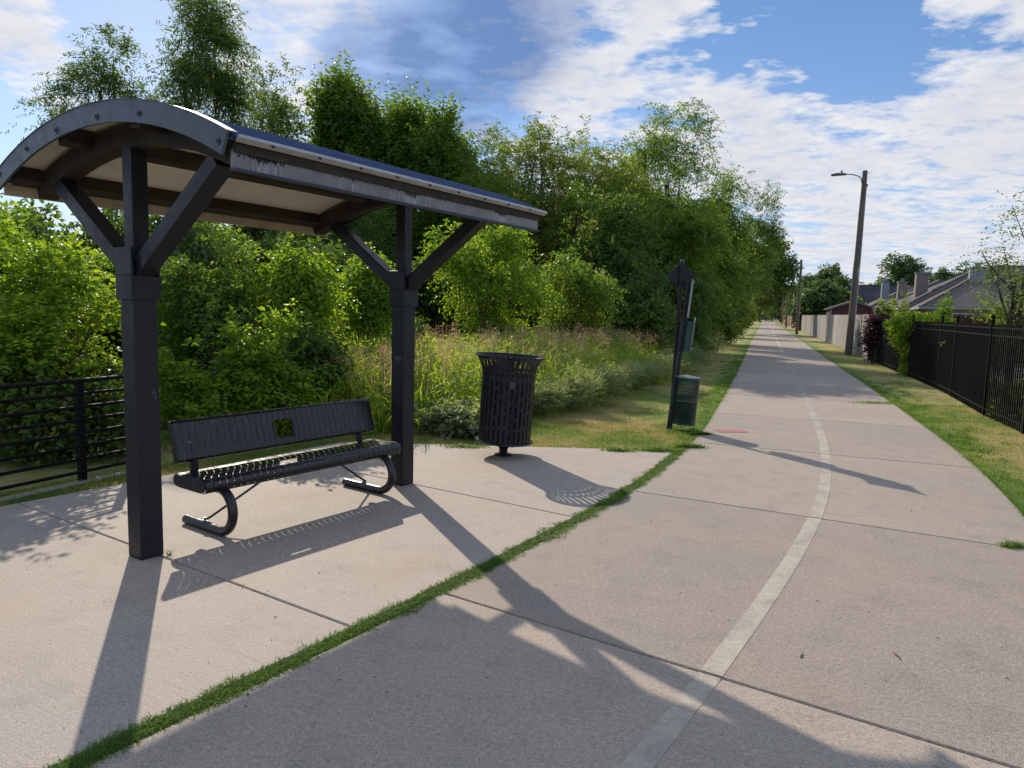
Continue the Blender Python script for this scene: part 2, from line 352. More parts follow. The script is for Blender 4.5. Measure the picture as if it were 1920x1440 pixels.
# ------------------------------------------------------------------ helpers: objects and meshes
def tag(o, label=None, cat=None, group=None, kind=None):
    if label: o['label'] = label
    if cat: o['category'] = cat
    if group: o['group'] = group
    if kind: o['kind'] = kind
    return o
def empty(name, loc, rz=0, label=None, cat=None, group=None):
    o = bpy.data.objects.new(name, None); COL.objects.link(o); o.empty_display_size = .2
    o.location = tuple(float(v) for v in loc); o.rotation_euler = (0, 0, rz)
    return tag(o, label, cat, group)
class MB:
    def __init__(s): s.v = []; s.f = []
    def add(s, vs_, fs):
        k = len(s.v); s.v += [tuple(float(c) for c in q) for q in vs_]; s.f += [tuple(k+i for i in f) for f in fs]
    def box(s, c, d, rot=None):
        hx, hy, hz = d[0]/2, d[1]/2, d[2]/2
        vs_ = [Vector((x*hx, y*hy, z*hz)) for x in (-1, 1) for y in (-1, 1) for z in (-1, 1)]
        if rot is not None: vs_ = [rot @ q for q in vs_]
        s.add([(q.x+c[0], q.y+c[1], q.z+c[2]) for q in vs_], [(0, 1, 3, 2), (4, 6, 7, 5), (0, 4, 5, 1), (2, 3, 7, 6), (0, 2, 6, 4), (1, 5, 7, 3)])
        return s
    def bar(s, a, b, w_, h_, upv=(0, 0, 1)):
        a, b = Vector(a), Vector(b); d = b-a; L = d.length; x = d.normalized()
        y = Vector(upv).cross(x)
        if y.length < 1e-4: y = Vector((0, 1, 0))
        y.normalize(); z = x.cross(y)
        rot = Matrix((x, y, z)).transposed()
        return s.box((a+b)/2, (L, w_, h_), rot)
    def tube(s, pts, r, n=10, caps=True):
        pts = [Vector(p) for p in pts]; rs = r if isinstance(r, (list, tuple)) else [r]*len(pts)
        k = len(s.v); prev = None
        for i, p in enumerate(pts):
            t = (pts[min(i+1, len(pts)-1)]-pts[max(i-1, 0)]).normalized()
            if prev is None:
                a = t.orthogonal().normalized()
            else:
                a = (prev - t*prev.dot(t))
                a = a.normalized() if a.length > 1e-6 else t.orthogonal().normalized()
            prev = a; b = t.cross(a)
            for j in range(n):
                q = p + (a*math.cos(2*math.pi*j/n)+b*math.sin(2*math.pi*j/n))*rs[i]
                s.v.append((q.x, q.y, q.z))
        for i in range(len(pts)-1):
            for j in range(n):
                s.f.append((k+i*n+j, k+i*n+(j+1) % n, k+(i+1)*n+(j+1) % n, k+(i+1)*n+j))
        if caps:
            s.f.append(tuple(k+j for j in range(n))[::-1]); s.f.append(tuple(k+(len(pts)-1)*n+j for j in range(n)))
        return s
    def lathe(s, prof, n=40, c=(0, 0)):
        k = len(s.v)
        for r, z in prof:
            for j in range(n):
                a = 2*math.pi*j/n; s.v.append((c[0]+r*math.cos(a), c[1]+r*math.sin(a), z))
        for i in range(len(prof)-1):
            for j in range(n):
                s.f.append((k+i*n+j, k+i*n+(j+1) % n, k+(i+1)*n+(j+1) % n, k+(i+1)*n+j))
        return s
    def prism(s, poly, d, axis='y', o=0.0):
        n = len(poly)
        def P(p, q):
            return {'y': (p[0], q, p[1]), 'x': (q, p[0], p[1]), 'z': (p[0], p[1], q)}[axis]
        s.add([P(p, o) for p in poly]+[P(p, o+d) for p in poly],
              [tuple(range(n))[::-1], tuple(range(n, 2*n))]+[(i, (i+1) % n, n+(i+1) % n, n+i) for i in range(n)])
        return s
    def build(s, name, mat_, parent=None, smooth=False, bev=0.0, loc=None):
        me = bpy.data.meshes.new(name); vv = s.v
        if loc is not None: vv = [(a-loc[0], b-loc[1], c-loc[2]) for a, b, c in vv]
        me.from_pydata(vv, [], s.f); me.update()
        bm = bmesh.new(); bm.from_mesh(me); bmesh.ops.recalc_face_normals(bm, faces=bm.faces); bm.to_mesh(me); bm.free()
        me.materials.append(MAT[mat_])
        o = bpy.data.objects.new(name, me); COL.objects.link(o)
        if parent is not None: o.parent = parent
        if loc is not None: o.location = tuple(float(x) for x in loc)
        if smooth:
            for p in me.polygons: p.use_smooth = True
            if smooth != 'all':
                try: me.set_sharp_from_angle(angle=R_(40))
                except Exception: pass
        if bev:
            b = o.modifiers.new('bevel', 'BEVEL'); b.width = bev; b.segments = 2; b.limit_method = 'ANGLE'; b.angle_limit = R_(40)
        return o
def npmesh(name, V, Fc, mat_, parent=None, tint=None):
    """V (n,3), Fc (m,k) k=3 or 4"""
    me = bpy.data.meshes.new(name); V = np.asarray(V, np.float32); Fc = np.asarray(Fc, np.int32)
    m_, k = Fc.shape
    me.vertices.add(len(V)); me.vertices.foreach_set('co', V.ravel())
    me.loops.add(m_*k); me.loops.foreach_set('vertex_index', Fc.ravel())
    me.polygons.add(m_); me.polygons.foreach_set('loop_start', np.arange(0, m_*k, k, dtype=np.int32))
    me.polygons.foreach_set('loop_total', np.full(m_, k, np.int32))
    me.update(calc_edges=True)
    if tint is not None:
        a = me.attributes.new('tint', 'FLOAT', 'POINT'); a.data.foreach_set('value', np.asarray(tint, np.float32))
    me.materials.append(MAT[mat_])
    o = bpy.data.objects.new(name, me); COL.objects.link(o)
    if parent is not None: o.parent = parent
    return o
def nrm(a): return a/np.maximum(np.linalg.norm(a, axis=-1, keepdims=True), 1e-9)
def leaf_geo(P, Dv, Nv, L, W, fold=.25, droop=.12):
    Dv = nrm(Dv); S = nrm(np.cross(Dv, Nv)); N2 = np.cross(S, Dv); L = L[:, None]; W = W[:, None]
    V = np.stack([P, P+Dv*L*.42+S*W/2+N2*W*fold, P+Dv*L-N2*L*droop, P+Dv*L*.42-S*W/2+N2*W*fold], 1)
    n = len(P); b = np.arange(n)[:, None]*4
    Fc = np.concatenate([b+np.array([[0, 1, 2]]), b+np.array([[0, 2, 3]])], 1).reshape(-1, 3)
    return V.reshape(-1, 3), Fc
def gnoise(p, s, ph):
    x, y, z = (p*s).T
    return (np.sin(x*1.7+ph)*np.sin(y*1.9+ph*1.3)+np.sin(z*2.3+x*.9+ph*2.1)*.7+np.sin(y*3.1-z*1.4+ph*.7)*.5)/2.2
def crown_geo(rng, lobes, nsp, slen, nl, lL, lW, outw=1.0, upw=.35, droop=.25, spread=.9, gap=-.45, gs=1.6, rpow=.45, nup=.8, pin=0.0, shoots=None):
    lobes = np.asarray(lobes, float); c = lobes[:, :3]; r = lobes[:, 3:6]
    wt = (r[:, 0]*r[:, 1]*r[:, 2])**(2/3); wt /= wt.sum()
    k = rng.choice(len(lobes), nsp, p=wt)
    u = nrm(rng.normal(size=(nsp, 3))); rad = rng.random(nsp)**rpow
    p = c[k]+u*rad[:, None]*r[k]
    ph = rng.random()*6
    keep = gnoise(p, gs, ph) > gap+rng.random(nsp)*.2-.1
    p, u = p[keep], u[keep]; n = len(p)
    d = nrm(u*outw+np.array([0, 0, upw])+rng.normal(size=(n, 3))*.45)
    ln = slen*(.55+.9*rng.random(n))
    if shoots:
        ns, sl_, _ = shoots; kk = rng.choice(len(lobes), ns, p=wt); uu_ = nrm(rng.normal(size=(ns, 3))+np.array([0, 0, 1.3])); uu_[:, 2] = np.abs(uu_[:, 2])
        p = np.concatenate([p, c[kk]+uu_*r[kk]*.85]); d = np.concatenate([d, nrm(uu_*.35+np.array([0, 0, 1.0])+rng.normal(size=(ns, 3))*.16)])
        ln = np.concatenate([ln, sl_*(.5+.8*rng.random(ns))]); n = len(p)
    tt = (np.arange(nl)+.5)/nl
    tt = tt[None, :]+rng.random((n, nl))*.6/nl
    Pl = p[:, None, :]+d[:, None, :]*(ln[:, None]*tt)[..., None]
    Pl[..., 2] -= droop*ln[:, None]*tt**2
    Pl = Pl.reshape(-1, 3); dd = np.repeat(d, nl, 0)
    pr = rng.normal(size=(len(Pl), 3)); pr = nrm(pr-dd*(pr*dd).sum(1, keepdims=True))
    if pin:
        sd_ = nrm(np.cross(dd, np.array([0, 0, 1.0]))+rng.normal(size=(len(Pl), 3))*.15)*np.tile(np.where(np.arange(nl) % 2, 1.0, -1.0), n)[:, None]
        pr = nrm(pr*(1-pin)+sd_*pin)
    ld = nrm(dd*.55+pr*spread+np.array([0, 0, -.25]))
    N = nrm(rng.normal(size=(len(Pl), 3))*.7+np.array([0, 0, nup]))
    Pl += pr*lW*.3
    L = lL*(.6+.7*rng.random(len(Pl))); W = lW*(.7+.5*rng.random(len(Pl)))
    V, Fc = leaf_geo(Pl, ld, N, L, W)
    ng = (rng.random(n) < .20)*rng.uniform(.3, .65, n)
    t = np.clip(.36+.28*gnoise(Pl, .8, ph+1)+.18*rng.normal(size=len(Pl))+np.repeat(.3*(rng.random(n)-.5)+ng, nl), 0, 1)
    return V, Fc, np.repeat(t, 4)
def auto_lobes(rng, c, rx, ry, rz, n, sub=.42, jit=.75):
    out = [(c[0], c[1], c[2]-rz*.08, rx*.52, ry*.52, rz*.60)]
    for i in range(int(n*2.2)):
        u = nrm(rng.normal(size=3)); q = rng.uniform(.45, 1.05)*(jit+.12)
        f = sub*rng.uniform(.35, .95)
        taper = 1-.25*max(0, u[2])
        out.append((c[0]+u[0]*rx*q*taper, c[1]+u[1]*ry*q*taper, c[2]+u[2]*rz*q, rx*f, ry*f, rz*f*rng.uniform(.6, 1.3)))
    return out
def limb(mb, a, b, r0, r1, rng, n=5, bend=.12):
    a, b = np.array(a, float), np.array(b, float); L = np.linalg.norm(b-a)
    off = rng.normal(size=3)*bend*L; off[2] *= .4
    pts = [a+(b-a)*t+off*math.sin(math.pi*t) for t in np.linspace(0, 1, n)]
    mb.tube(pts, [r0+(r1-r0)*t for t in np.linspace(0, 1, n)], 7)
STY = dict(
    broad=dict(slen=.42, nl=13, lL=.082, lW=.042, upw=.35, droop=.45, gap=-.02, gs=2.3, pin=.8, rpow=.6, outw=.9),
    vine=dict(slen=.34, nl=9, lL=.070, lW=.052, upw=.15, droop=.6, gap=-.12, gs=2.1, rpow=.55),
    elm=dict(slen=.60, nl=10, lL=.135, lW=.070, upw=.35, droop=.35, gap=-.10, gs=1.4, rpow=.6),
    willow=dict(slen=.80, nl=13, lL=.17, lW=.045, upw=.25, droop=.55, gap=-.12, gs=1.3, rpow=.62, outw=.8),
    spiky=dict(slen=1.1, nl=14, lL=.26, lW=.13, upw=1.3, droop=-.05, gap=-.25, gs=.7, outw=.6, spread=1.0),
    far=dict(slen=1.2, nl=10, lL=.48, lW=.30, upw=.35, droop=.3, gap=-.4, gs=.5),
)
def plant(name, cat, label, base, H_, rx, ry, hb, style, mat_, nsp, seed, nlobes=9, trunk_r=.1, group=None, lobes=None, lean=(0, 0), sub=.42, stems=1, jit=.75, **kw):
    """tree or shrub: Empty > trunk, crown. base = world x, y, z; crown from hb to H_."""
    rng = np.random.default_rng(seed)
    o = empty(name, base, 0, label, cat, group)
    c = (lean[0], lean[1], (hb+H_)/2); rz = (H_-hb)/2
    lb = lobes or auto_lobes(rng, c, rx, ry, rz, nlobes, sub, jit)
    p = dict(STY[style])
    if cat == 'shrub' and style in ('broad', 'vine') and H_ > 1.4: p['shoots'] = (30, .55, 0)
    p.update(kw)
    V, Fc, t = crown_geo(rng, lb, nsp, **p)
    tb = MB()
    if trunk_r:
        for s_ in range(stems):
            a0 = (rng.normal()*.1*(stems > 1), rng.normal()*.1*(stems > 1), -.1)
            top = (c[0]+rng.normal()*.2*rx, c[1]+rng.normal()*.2*ry, hb+(H_-hb)*.55)
            limb(tb, a0, top, trunk_r, trunk_r*.45, rng, 7, .05)
            for k in range(min(8, len(lb)-1)):
                q = lb[1+(k+s_*3) % (len(lb)-1)]; f = rng.uniform(.3, .85)
                st = np.array(a0)*(1-f)+np.array(top)*f
                limb(tb, st, q[:3], trunk_r*.42, trunk_r*.1, rng, 5, .08)
        tb.build('trunk' if cat == 'tree' else 'stem', 'bark', o, smooth='all')
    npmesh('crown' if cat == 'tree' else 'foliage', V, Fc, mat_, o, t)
    return o
def pxtree(name, cat, label, px, Y, ytop, hw, style, mat_, nsp, seed, hbf=.25, ryf=1.0, **kw):
    """place by picture column, distance, top row and half width -> real metres"""
    b = at(px, 600, Y); top = at(px, ytop, Y)
    r = hw/F*Y/ math.cos(math.atan2(abs(px-960), F))**.0
    return plant(name, cat, label, (b[0], b[1], -.03), top[2]+.03, r, r*ryf, top[2]*hbf, style, mat_, nsp, seed, **kw)

# ------------------------------------------------------------------ path geometry
ctrl = np.array([(-6.4, -5.2), (-3.35, -3.0), (-1.15, .1), (.50, 2.43), (.98, 3.14), (2.60, 5.80), (3.36, 7.4), (4.15, 9.27), (4.93, 11.4), (7.08, 17.39), (13.4, 35.46), (31.5, 86.8), (50.17, 139.69), (95, 266.6)], float)
def catmull(P, m=40):
    out = []
    for i in range(len(P)-1):
        p0 = P[max(i-1, 0)]; p1 = P[i]; p2 = P[i+1]; p3 = P[min(i+2, len(P)-1)]
        d = np.linalg.norm(p2-p1)
        m0 = (p2-p0)/max(np.linalg.norm(p2-p0), 1e-6)*d; m1 = (p3-p1)/max(np.linalg.norm(p3-p1), 1e-6)*d
        for t in np.linspace(0, 1, m, endpoint=False):
            out.append((2*t**3-3*t**2+1)*p1+(t**3-2*t**2+t)*m0+(-2*t**3+3*t**2)*p2+(t**3-t**2)*m1)
    out.append(P[-1]); return np.array(out)
cl = catmull(ctrl)
sl = np.concatenate([[0], np.cumsum(np.linalg.norm(np.diff(cl, axis=0), axis=1))])
uu = np.arange(0, sl[-1], .25)
cl = np.stack([np.interp(uu, sl, cl[:, i]) for i in (0, 1)], 1)
ker = np.ones(9)/9
for _ in range(2):
    sm = np.stack([np.convolve(np.pad(cl[:, i], 4, 'edge'), ker, 'valid') for i in (0, 1)], 1); sm[:6] = cl[:6]; sm[-6:] = cl[-6:]; cl = sm
tg = nrm(np.gradient(cl, axis=0)); nl_ = np.stack([tg[:, 1], -tg[:, 0]], 1)     # to the right
ulen = len(cl)*.25
def cpt(u, off=0.0, z=0.0):
    i = u/.25; x = np.interp(i, np.arange(len(cl)), cl[:, 0]); y = np.interp(i, np.arange(len(cl)), cl[:, 1])
    n0 = np.interp(i, np.arange(len(cl)), nl_[:, 0]); n1_ = np.interp(i, np.arange(len(cl)), nl_[:, 1])
    return (x+n0*off, y+n1_*off, z)
def u_of(x, y): return float(np.argmin((cl[:, 0]-x)**2+(cl[:, 1]-y)**2))*.25
HW = 1.58

# ================================================================== STRUCTURE: ground, path, pad
def struct(o): o['kind'] = 'structure'; return o
g_mb = MB(); g_mb.add([(-900, -300, -.06), (900, -300, -.06), (900, 1300, -.06), (-900, 1300, -.06)], [(0, 1, 2, 3)])
struct(g_mb.build('ground', 'soil'))
def lawn_ribbon(o0, o1, z, u0, step=1.0, cols=9):
    V = []; E_ = []; Fs = []; us = np.arange(u0, ulen-.5, step); fr = np.linspace(0, 1, cols)**(1.0 if abs(o1-o0) < 8 else 2.2)
    for i, u in enumerate(us):
        for f in fr:
            o = o0+(o1-o0)*f; V.append(cpt(u, o, z)); E_.append(edge_f(o))
    for i in range(len(us)-1):
        for k in range(cols-1): a_ = i*cols+k; Fs.append((a_, a_+1, a_+cols+1, a_+cols) if o1 > o0 else (a_, a_+cols, a_+cols+1, a_+1))
    o = npmesh('lawn', V, Fs, 'lawn'); a_ = o.data.attributes.new('edge', 'FLOAT', 'POINT'); a_.data.foreach_set('value', np.array(E_, np.float32)); return struct(o)
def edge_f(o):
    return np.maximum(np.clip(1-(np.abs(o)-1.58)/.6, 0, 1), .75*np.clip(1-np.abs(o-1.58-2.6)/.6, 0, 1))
def ribbon(name, mat_, o0, o1, z, u0=0, u1=None, step=1.0):
    mb = MB(); u1 = u1 or ulen-.5; us = np.arange(u0, u1, step); vs_ = []; fs = []
    for i, u in enumerate(us):
        vs_ += [cpt(u, o0(u) if callable(o0) else o0, z), cpt(u, o1(u) if callable(o1) else o1, z)]
        if i: fs.append((2*i-2, 2*i-1, 2*i+1, 2*i))
    mb.add(vs_, fs); return struct(mb.build(name, mat_))
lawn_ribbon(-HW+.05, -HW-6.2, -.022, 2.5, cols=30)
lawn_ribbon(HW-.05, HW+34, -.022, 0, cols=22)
simple('joint_dark', (.045, .038, .030), .95)
ribbon('path_bed', 'joint_dark', -HW+.03, HW-.03, -.012, 0, None, .5)
UJ = u_of(.98, 3.14); joints = [UJ+3.05*k for k in range(-4, 85) if 0 < UJ+3.05*k < ulen-3]
mb = MB(); st_mb = MB(); slabn = []
rngs = np.random.default_rng(3)
for a, b in zip(joints[:-1], joints[1:]):
    g_ = .007 if a < UJ+20 else .009
    n = max(2, int((b-a)/.35)); us = [a+g_, a+g_+.006]+list(np.linspace(a+g_+.006, b-g_-.006, n)[1:-1])+[b-g_-.006, b-g_]
    rows = []
    dz = rngs.uniform(-.0004, .0004)
    for i, u in enumerate(us):
        e = .006 if i in (0, len(us)-1) else 0
        rows.append([cpt(u, -HW, -.10), cpt(u, -HW, -.010), cpt(u, -HW+.008, -e+dz), cpt(u, HW-.008, -e+dz), cpt(u, HW, -.010), cpt(u, HW, -.10)])
    vs_ = [q for r in rows for q in r]; k = 6
    fs = [(i*k+j, (i+1)*k+j, (i+1)*k+j+1, i*k+j+1) for i in range(len(rows)-1) for j in range(k-1)]
    fs += [(0, 1, 4, 5), (1, 2, 3, 4)]; l = (len(rows)-1)*k; fs += [(l, l+5, l+4, l+1), (l+1, l+4, l+3, l+2)]
    mb.add(vs_, fs); slabn.append(len(vs_))
    if not (UJ+13.5 < a < UJ+17.5):
        us2 = np.linspace(a+g_+.004, b-g_-.004, 6)
        q = [cpt(u, o, .002) for u in us2 for o in (-.052, .052)]
        st_mb.add(q, [(2*i, 2*i+1, 2*i+3, 2*i+2) for i in range(5)])
po_ = struct(mb.build('path', 'path_concrete'))
def add_tone(o, per, seed):
    nv = len(o.data.vertices); t_ = np.random.default_rng(seed).uniform(-.5, .5, len(per)); a_ = o.data.attributes.new('tone', 'FLOAT', 'POINT')
    a_.data.foreach_set('value', np.repeat(t_, per)[:nv].astype(np.float32))
add_tone(po_, slabn, 4)
struct(st_mb.build('path_stripe', 'stripe_paint'))

# concrete pad under the shelter
us = np.arange(0, 22, .1); le = np.array([cpt(u, -HW-.085)[:2] for u in us]); rel = le-C0
ls, lt = rel@E1, rel@E2
def t_front(s): return float(np.interp(s, ls, lt))
def t_back(s): return -1.95 if s < 3.52 else (4.471+.8365*s-8.48)/.548
def stw(s, t, z=0.0): p = C0+s*E1+t*E2; return (float(p[0]), float(p[1]), z)
padn = []
mb = MB(); ps_ = [-7.3, -4.85, -2.40, .05, 2.5, 5.78]
bedm = MB()
for a, b in zip(ps_[:-1], ps_[1:]):
    g_ = .006; ss = [a+g_, a+g_+.006]+list(np.linspace(a+.012, b-.012, 14)[1:-1])+[b-g_-.006, b-g_]
    vs_ = []
    for i, s in enumerate(ss):
        e = .006 if i in (0, len(ss)-1) else 0
        t0, t1 = t_back(s), max(t_front(s), t_back(s)+.02)
        vs_ += [stw(s, t0, -.1), stw(s, t0, -.006), stw(s, t0+.008, -e), stw(s, t1-.008, -e), stw(s, t1, -.008), stw(s, t1, -.1)]
    k = 6; fs = [(i*k+j, (i+1)*k+j, (i+1)*k+j+1, i*k+j+1) for i in range(len(ss)-1) for j in range(k-1)]
    fs += [(0, 1, 4, 5), (1, 2, 3, 4)]; l = (len(ss)-1)*k; fs += [(l, l+5, l+4, l+1), (l+1, l+4, l+3, l+2)]
    mb.add(vs_, fs); padn.append(len(vs_))
for s in ps_[1:-1]:
    t0, t1 = t_back(s)+.02, t_front(s)-.02
    bedm.add([stw(s-.03, t0, -.012), stw(s+.03, t0, -.012), stw(s+.03, t1, -.012), stw(s-.03, t1, -.012)], [(0, 1, 2, 3)])
add_tone(struct(mb.build('pad', 'pad_concrete')), padn, 9); struct(bedm.build('pad_joint_filler', 'joint_dark'))
# concrete kerb under the railing
RP = np.array([-3.88, 6.35]); RD = nrm(np.array([.394, .919])); RN = np.array([-RD[1], RD[0]])
mb = MB(); a = RP-RD*9; b = RP+RD*.65
mb.bar((*a, -.03), (*b, -.03), .13, .06); struct(mb.build('kerb', 'pad_concrete', bev=.01))

# ================================================================== SHELTER
sh = empty('park_shelter', (*C0, 0), ANG, 'black metal park shelter with a curved arched roof on two posts over the bench', 'shelter')
RR = 2.97; ZC = 2.77-RR           # arch top surface radius and centre height
def az(y, r=RR): return ZC+math.sqrt(r*r-y*y)
def arch(mb, x0, x1, rt_, rb, y0=-1.28, y1=1.28, n=28):
    ys = np.linspace(y0, y1, n+1); vs_ = []
    for y in ys:
        a = math.asin(y/RR); sy, cz = math.sin(a), math.cos(a)
        for x in (x0, x1):
            for r in (rt_, rb): vs_.append((x, r*sy, ZC+r*cz))
    fs = []
    for i in range(n):
        k = 4*i; q = k+4
        fs += [(k, q, q+2, k+2), (k+1, k+3, q+3, q+1), (k, k+1, q+1, q), (k+2, q+2, q+3, k+3)]
    fs += [(0, 2, 3, 1), (4*n, 4*n+1, 4*n+3, 4*n+2)]
    mb.add(vs_, fs)
for x in (0, 2.45):
    p = MB().box((x, 0, .83), (.152, .152, 1.66)).build('post', 'black_paint', sh, bev=.008)
    c = MB()
    c.box((x, 0, 1.725), (.186, .186, .15)); c.box((x-.083, 0, 1.885), (.018, .186, .17)); c.box((x+.083, 0, 1.885), (.018, .186, .17))
    c.build('capital', 'black_paint', p, bev=.004)
    zt = az(0, RR-.16)
    MB().box((x, 0, (1.80+zt)/2), (.104, .104, zt-1.80)).build('stem', 'black_paint', p, bev=.006)
    for sgn in (-1, 1):
        MB().bar((x, sgn*.055, 1.835), (x, sgn*.885, az(.885, RR-.20)), .100, .115, (1, 0, 0)).build('brace', 'black_paint', sh, bev=.006)
    b = MB(); arch(b, x-.06, x+.06, RR-.070, RR-.20, -1.2, 1.2); b.build('arch_beam', 'dark_brown', sh, bev=.003)
# purlins under the roof sheet
for y in (-1.13, -.43, .43, 1.13):
    r0 = RR-.042
    a = math.asin(y/RR); c_ = Vector((0, (r0-.05)*math.sin(a), ZC+(r0-.05)*math.cos(a)))
    for xa, xb in ((-.22, -.063), (.063, 2.387), (2.513, 2.70)):
        MB().box(((xa+xb)/2, c_.y, c_.z), (xb-xa, .10, .095), Matrix.Rotation(-a, 3, 'X')).build('purlin', 'dark_brown', sh)
b = MB(); arch(b, -.235, 2.70, RR-.030, RR-.040, -1.262, 1.262); b.build('ceiling', 'ceiling_panel', sh)
b = MB(); arch(b, -.235, 2.74, RR-.006, RR-.028, -1.31, 1.31, 36)
simple('roof_sheet', (.040, .060, .120), .9, 0, .15, 3, 0.0)
rf = b.build('roof', 'roof_sheet', sh)
b = MB(); arch(b, -.258, -.242, RR+.002, RR-.116, -1.29, 1.285, 40); fa = b.build('end_fascia', 'grey_paint', sh)
b = MB(); arch(b, -.262, -.20, RR+.008, RR+.0025, -1.29, 1.285, 40); b.build('fascia_cap', 'grey_paint', sh)
b = MB(); arch(b, 2.705, 2.72, RR-.02, RR-.125, -1.24, 1.24, 30); b.build('end_fascia', 'black_paint', sh)
for (t, z) in ((-1.215, 2.475), (-.80, 2.600), (-.40, 2.67), (.08, 2.692), (.52, 2.655), (1.215, 2.437)):
    q = MB(); q.tube([(-.259, -t, z), (-.262, -t, z)], .022, 14); q.tube([(-.262, -t, z), (-.272, -t, z)], [.012, .009], 6)
    q.build('bolt', 'bolt_metal', sh, smooth=True)
# eaves: path side and back
def eave(sg, front):
    y = -sg*1.28
    f = MB().box((1.235, y+sg*.02, 2.372 if front else 2.390), (2.90, .018, .128 if front else .09)).build('eave_fascia', 'streaked_fascia' if front else 'back_trim', sh, bev=.002)
    if front:
        MB().box((1.235, y+sg*.014, 2.305), (2.90, .034, .016)).build('fascia_lip', 'navy_paint', f, bev=.002)
        MB().box((1.235, y+sg*.005, 2.413), (2.89, .012, .050)).build('fascia_shade_band', 'dark_brown', f)  # dark strip painted in for the shade band under the drip edge
        MB().box((1.26, y-sg*.028, 2.452), (2.95, .040, .020), Matrix.Rotation(sg*-.5, 3, 'X')).build('drip_edge', 'trim_metal', f, bev=.002)
        for k in range(9): MB().tube([(-.02+k*.31, y-sg*.046, 2.447), (-.02+k*.31, y-sg*.057, 2.443)], .008, 8).build('screw', 'bolt_metal', f)
    else:
        MB().box((1.26, y-sg*.012, 2.462), (2.95, .05, .02)).build('drip_edge', 'navy_paint', f)
    return f
ef = eave(1, True); eave(-1, False)
def scribble(name, pts_list, mat_, parent, wd=.004, axis='y', o=0.0, n=(0, -1, 0)):
    b = MB()
    for pts in pts_list:
        for (a0, a1), (b0, b1) in zip(pts[:-1], pts[1:]):
            if axis == 'y': b.bar((a0, o, a1), (b0, o, b1), .0015, wd, (0, 1, 0))
            else: b.bar((o, a0, a1), (o, b0, b1), .0015, wd, (1, 0, 0))
    return b.build(name, mat_, parent)
rg = np.random.default_rng(5)
gl = []
x = -.19
for k in range(11):
    w_ = rg.uniform(.012, .03); z = 2.386
    gl.append([(x+rg.uniform(0, w_), z+rg.uniform(-.02, .018)) for _ in range(5)]); x += w_+.006
scribble('graffiti', gl, 'graffiti_black', ef, .006, 'y', -1.2700)
posts = [o for o in sh.children if o.name.startswith('post')]
scribble('graffiti', [[(-.035, 1.19), (-.035, 1.175), (-.05, 1.17)], [(-.02, 1.165), (-.02, 1.195), (0, 1.19), (-.018, 1.178), (0, 1.165)], [(.01, 1.195), (.01, 1.165)], [(.03, 1.195), (.012, 1.18), (.032, 1.165)], [(-.05, 1.155), (.035, 1.152)]], 'graffiti_white', posts[1], .004, 'x', 2.45-.0772)
scribble('graffiti', [[(.015, 1.10), (.03, 1.085), (.025, 1.06), (.045, 1.075), (.05, 1.05), (.035, 1.03), (.05, 1.02)], [(.03, 1.09), (.045, 1.08)], [(.04, 1.045), (.055, 1.03)]], 'graffiti_purple', posts[0], .007, 'y', -.0772)

# ================================================================== BENCH
bo = C0+E1*1.295+E2*(-.02)
be = empty('park_bench', (*bo, 0), ANG-R_(2.5), 'black slatted metal bench with a backrest under the arched shelter roof', 'bench')
def resample(P, n):
    P = np.array(P, float); d = np.concatenate([[0], np.cumsum(np.linalg.norm(np.diff(P, axis=0), axis=1))])
    t = np.linspace(0, d[-1], n); return np.stack([np.interp(t, d, P[:, 0]), np.interp(t, d, P[:, 1])], 1)
def curl(P, x0, x1, ta, tb, th, mb):
    n = len(P); i0, i1 = int(round(ta*(n-1))), int(round(tb*(n-1)))
    if i1 <= i0: return
    Q = P[i0:i1+1]; T = nrm(np.gradient(P, axis=0))[i0:i1+1]; N = np.stack([-T[:, 1], T[:, 0]], 1)
    A = Q+N*th/2; B = Q-N*th/2; m_ = len(Q)
    vs_ = [(x, *p) for x in (x0, x1) for p in list(A)+list(B)]
    fs = []
    for s_ in (0, 1):
        o = s_*2*m_
        for i in range(m_-1):
            f = (o+i, o+i+1, o+m_+i+1, o+m_+i); fs.append(f if s_ else f[::-1])
    for i in range(m_-1):
        fs += [(i, i+1, 2*m_+i+1, 2*m_+i), (m_+i, 2*m_+m_+i, 2*m_+m_+i+1, m_+i+1)]
    fs += [(0, 2*m_, 3*m_, m_), (m_-1, 2*m_-1, 4*m_-1, 3*m_-1)]
    mb.add(vs_, fs)
seatP = resample([(.215, .355), (.228, .385), (.222, .42), (.19, .436), (.10, .436), (.0, .438), (-.10, .446), (-.145, .441), (-.170, .420), (-.176, .385), (-.160, .352), (-.13, .342)], 56)
backP = resample([(.165+.05, .505), (.135+.05, .508), (.118+.05, .525), (.125+.05, .56), (.15+.05, .65), (.18+.05, .75), (.195+.05, .788), (.212+.05, .802), (.232+.05, .797), (.243+.05, .78)], 48)
NS = 34; LEN = 1.86; pit = LEN/NS; sw = pit*.88
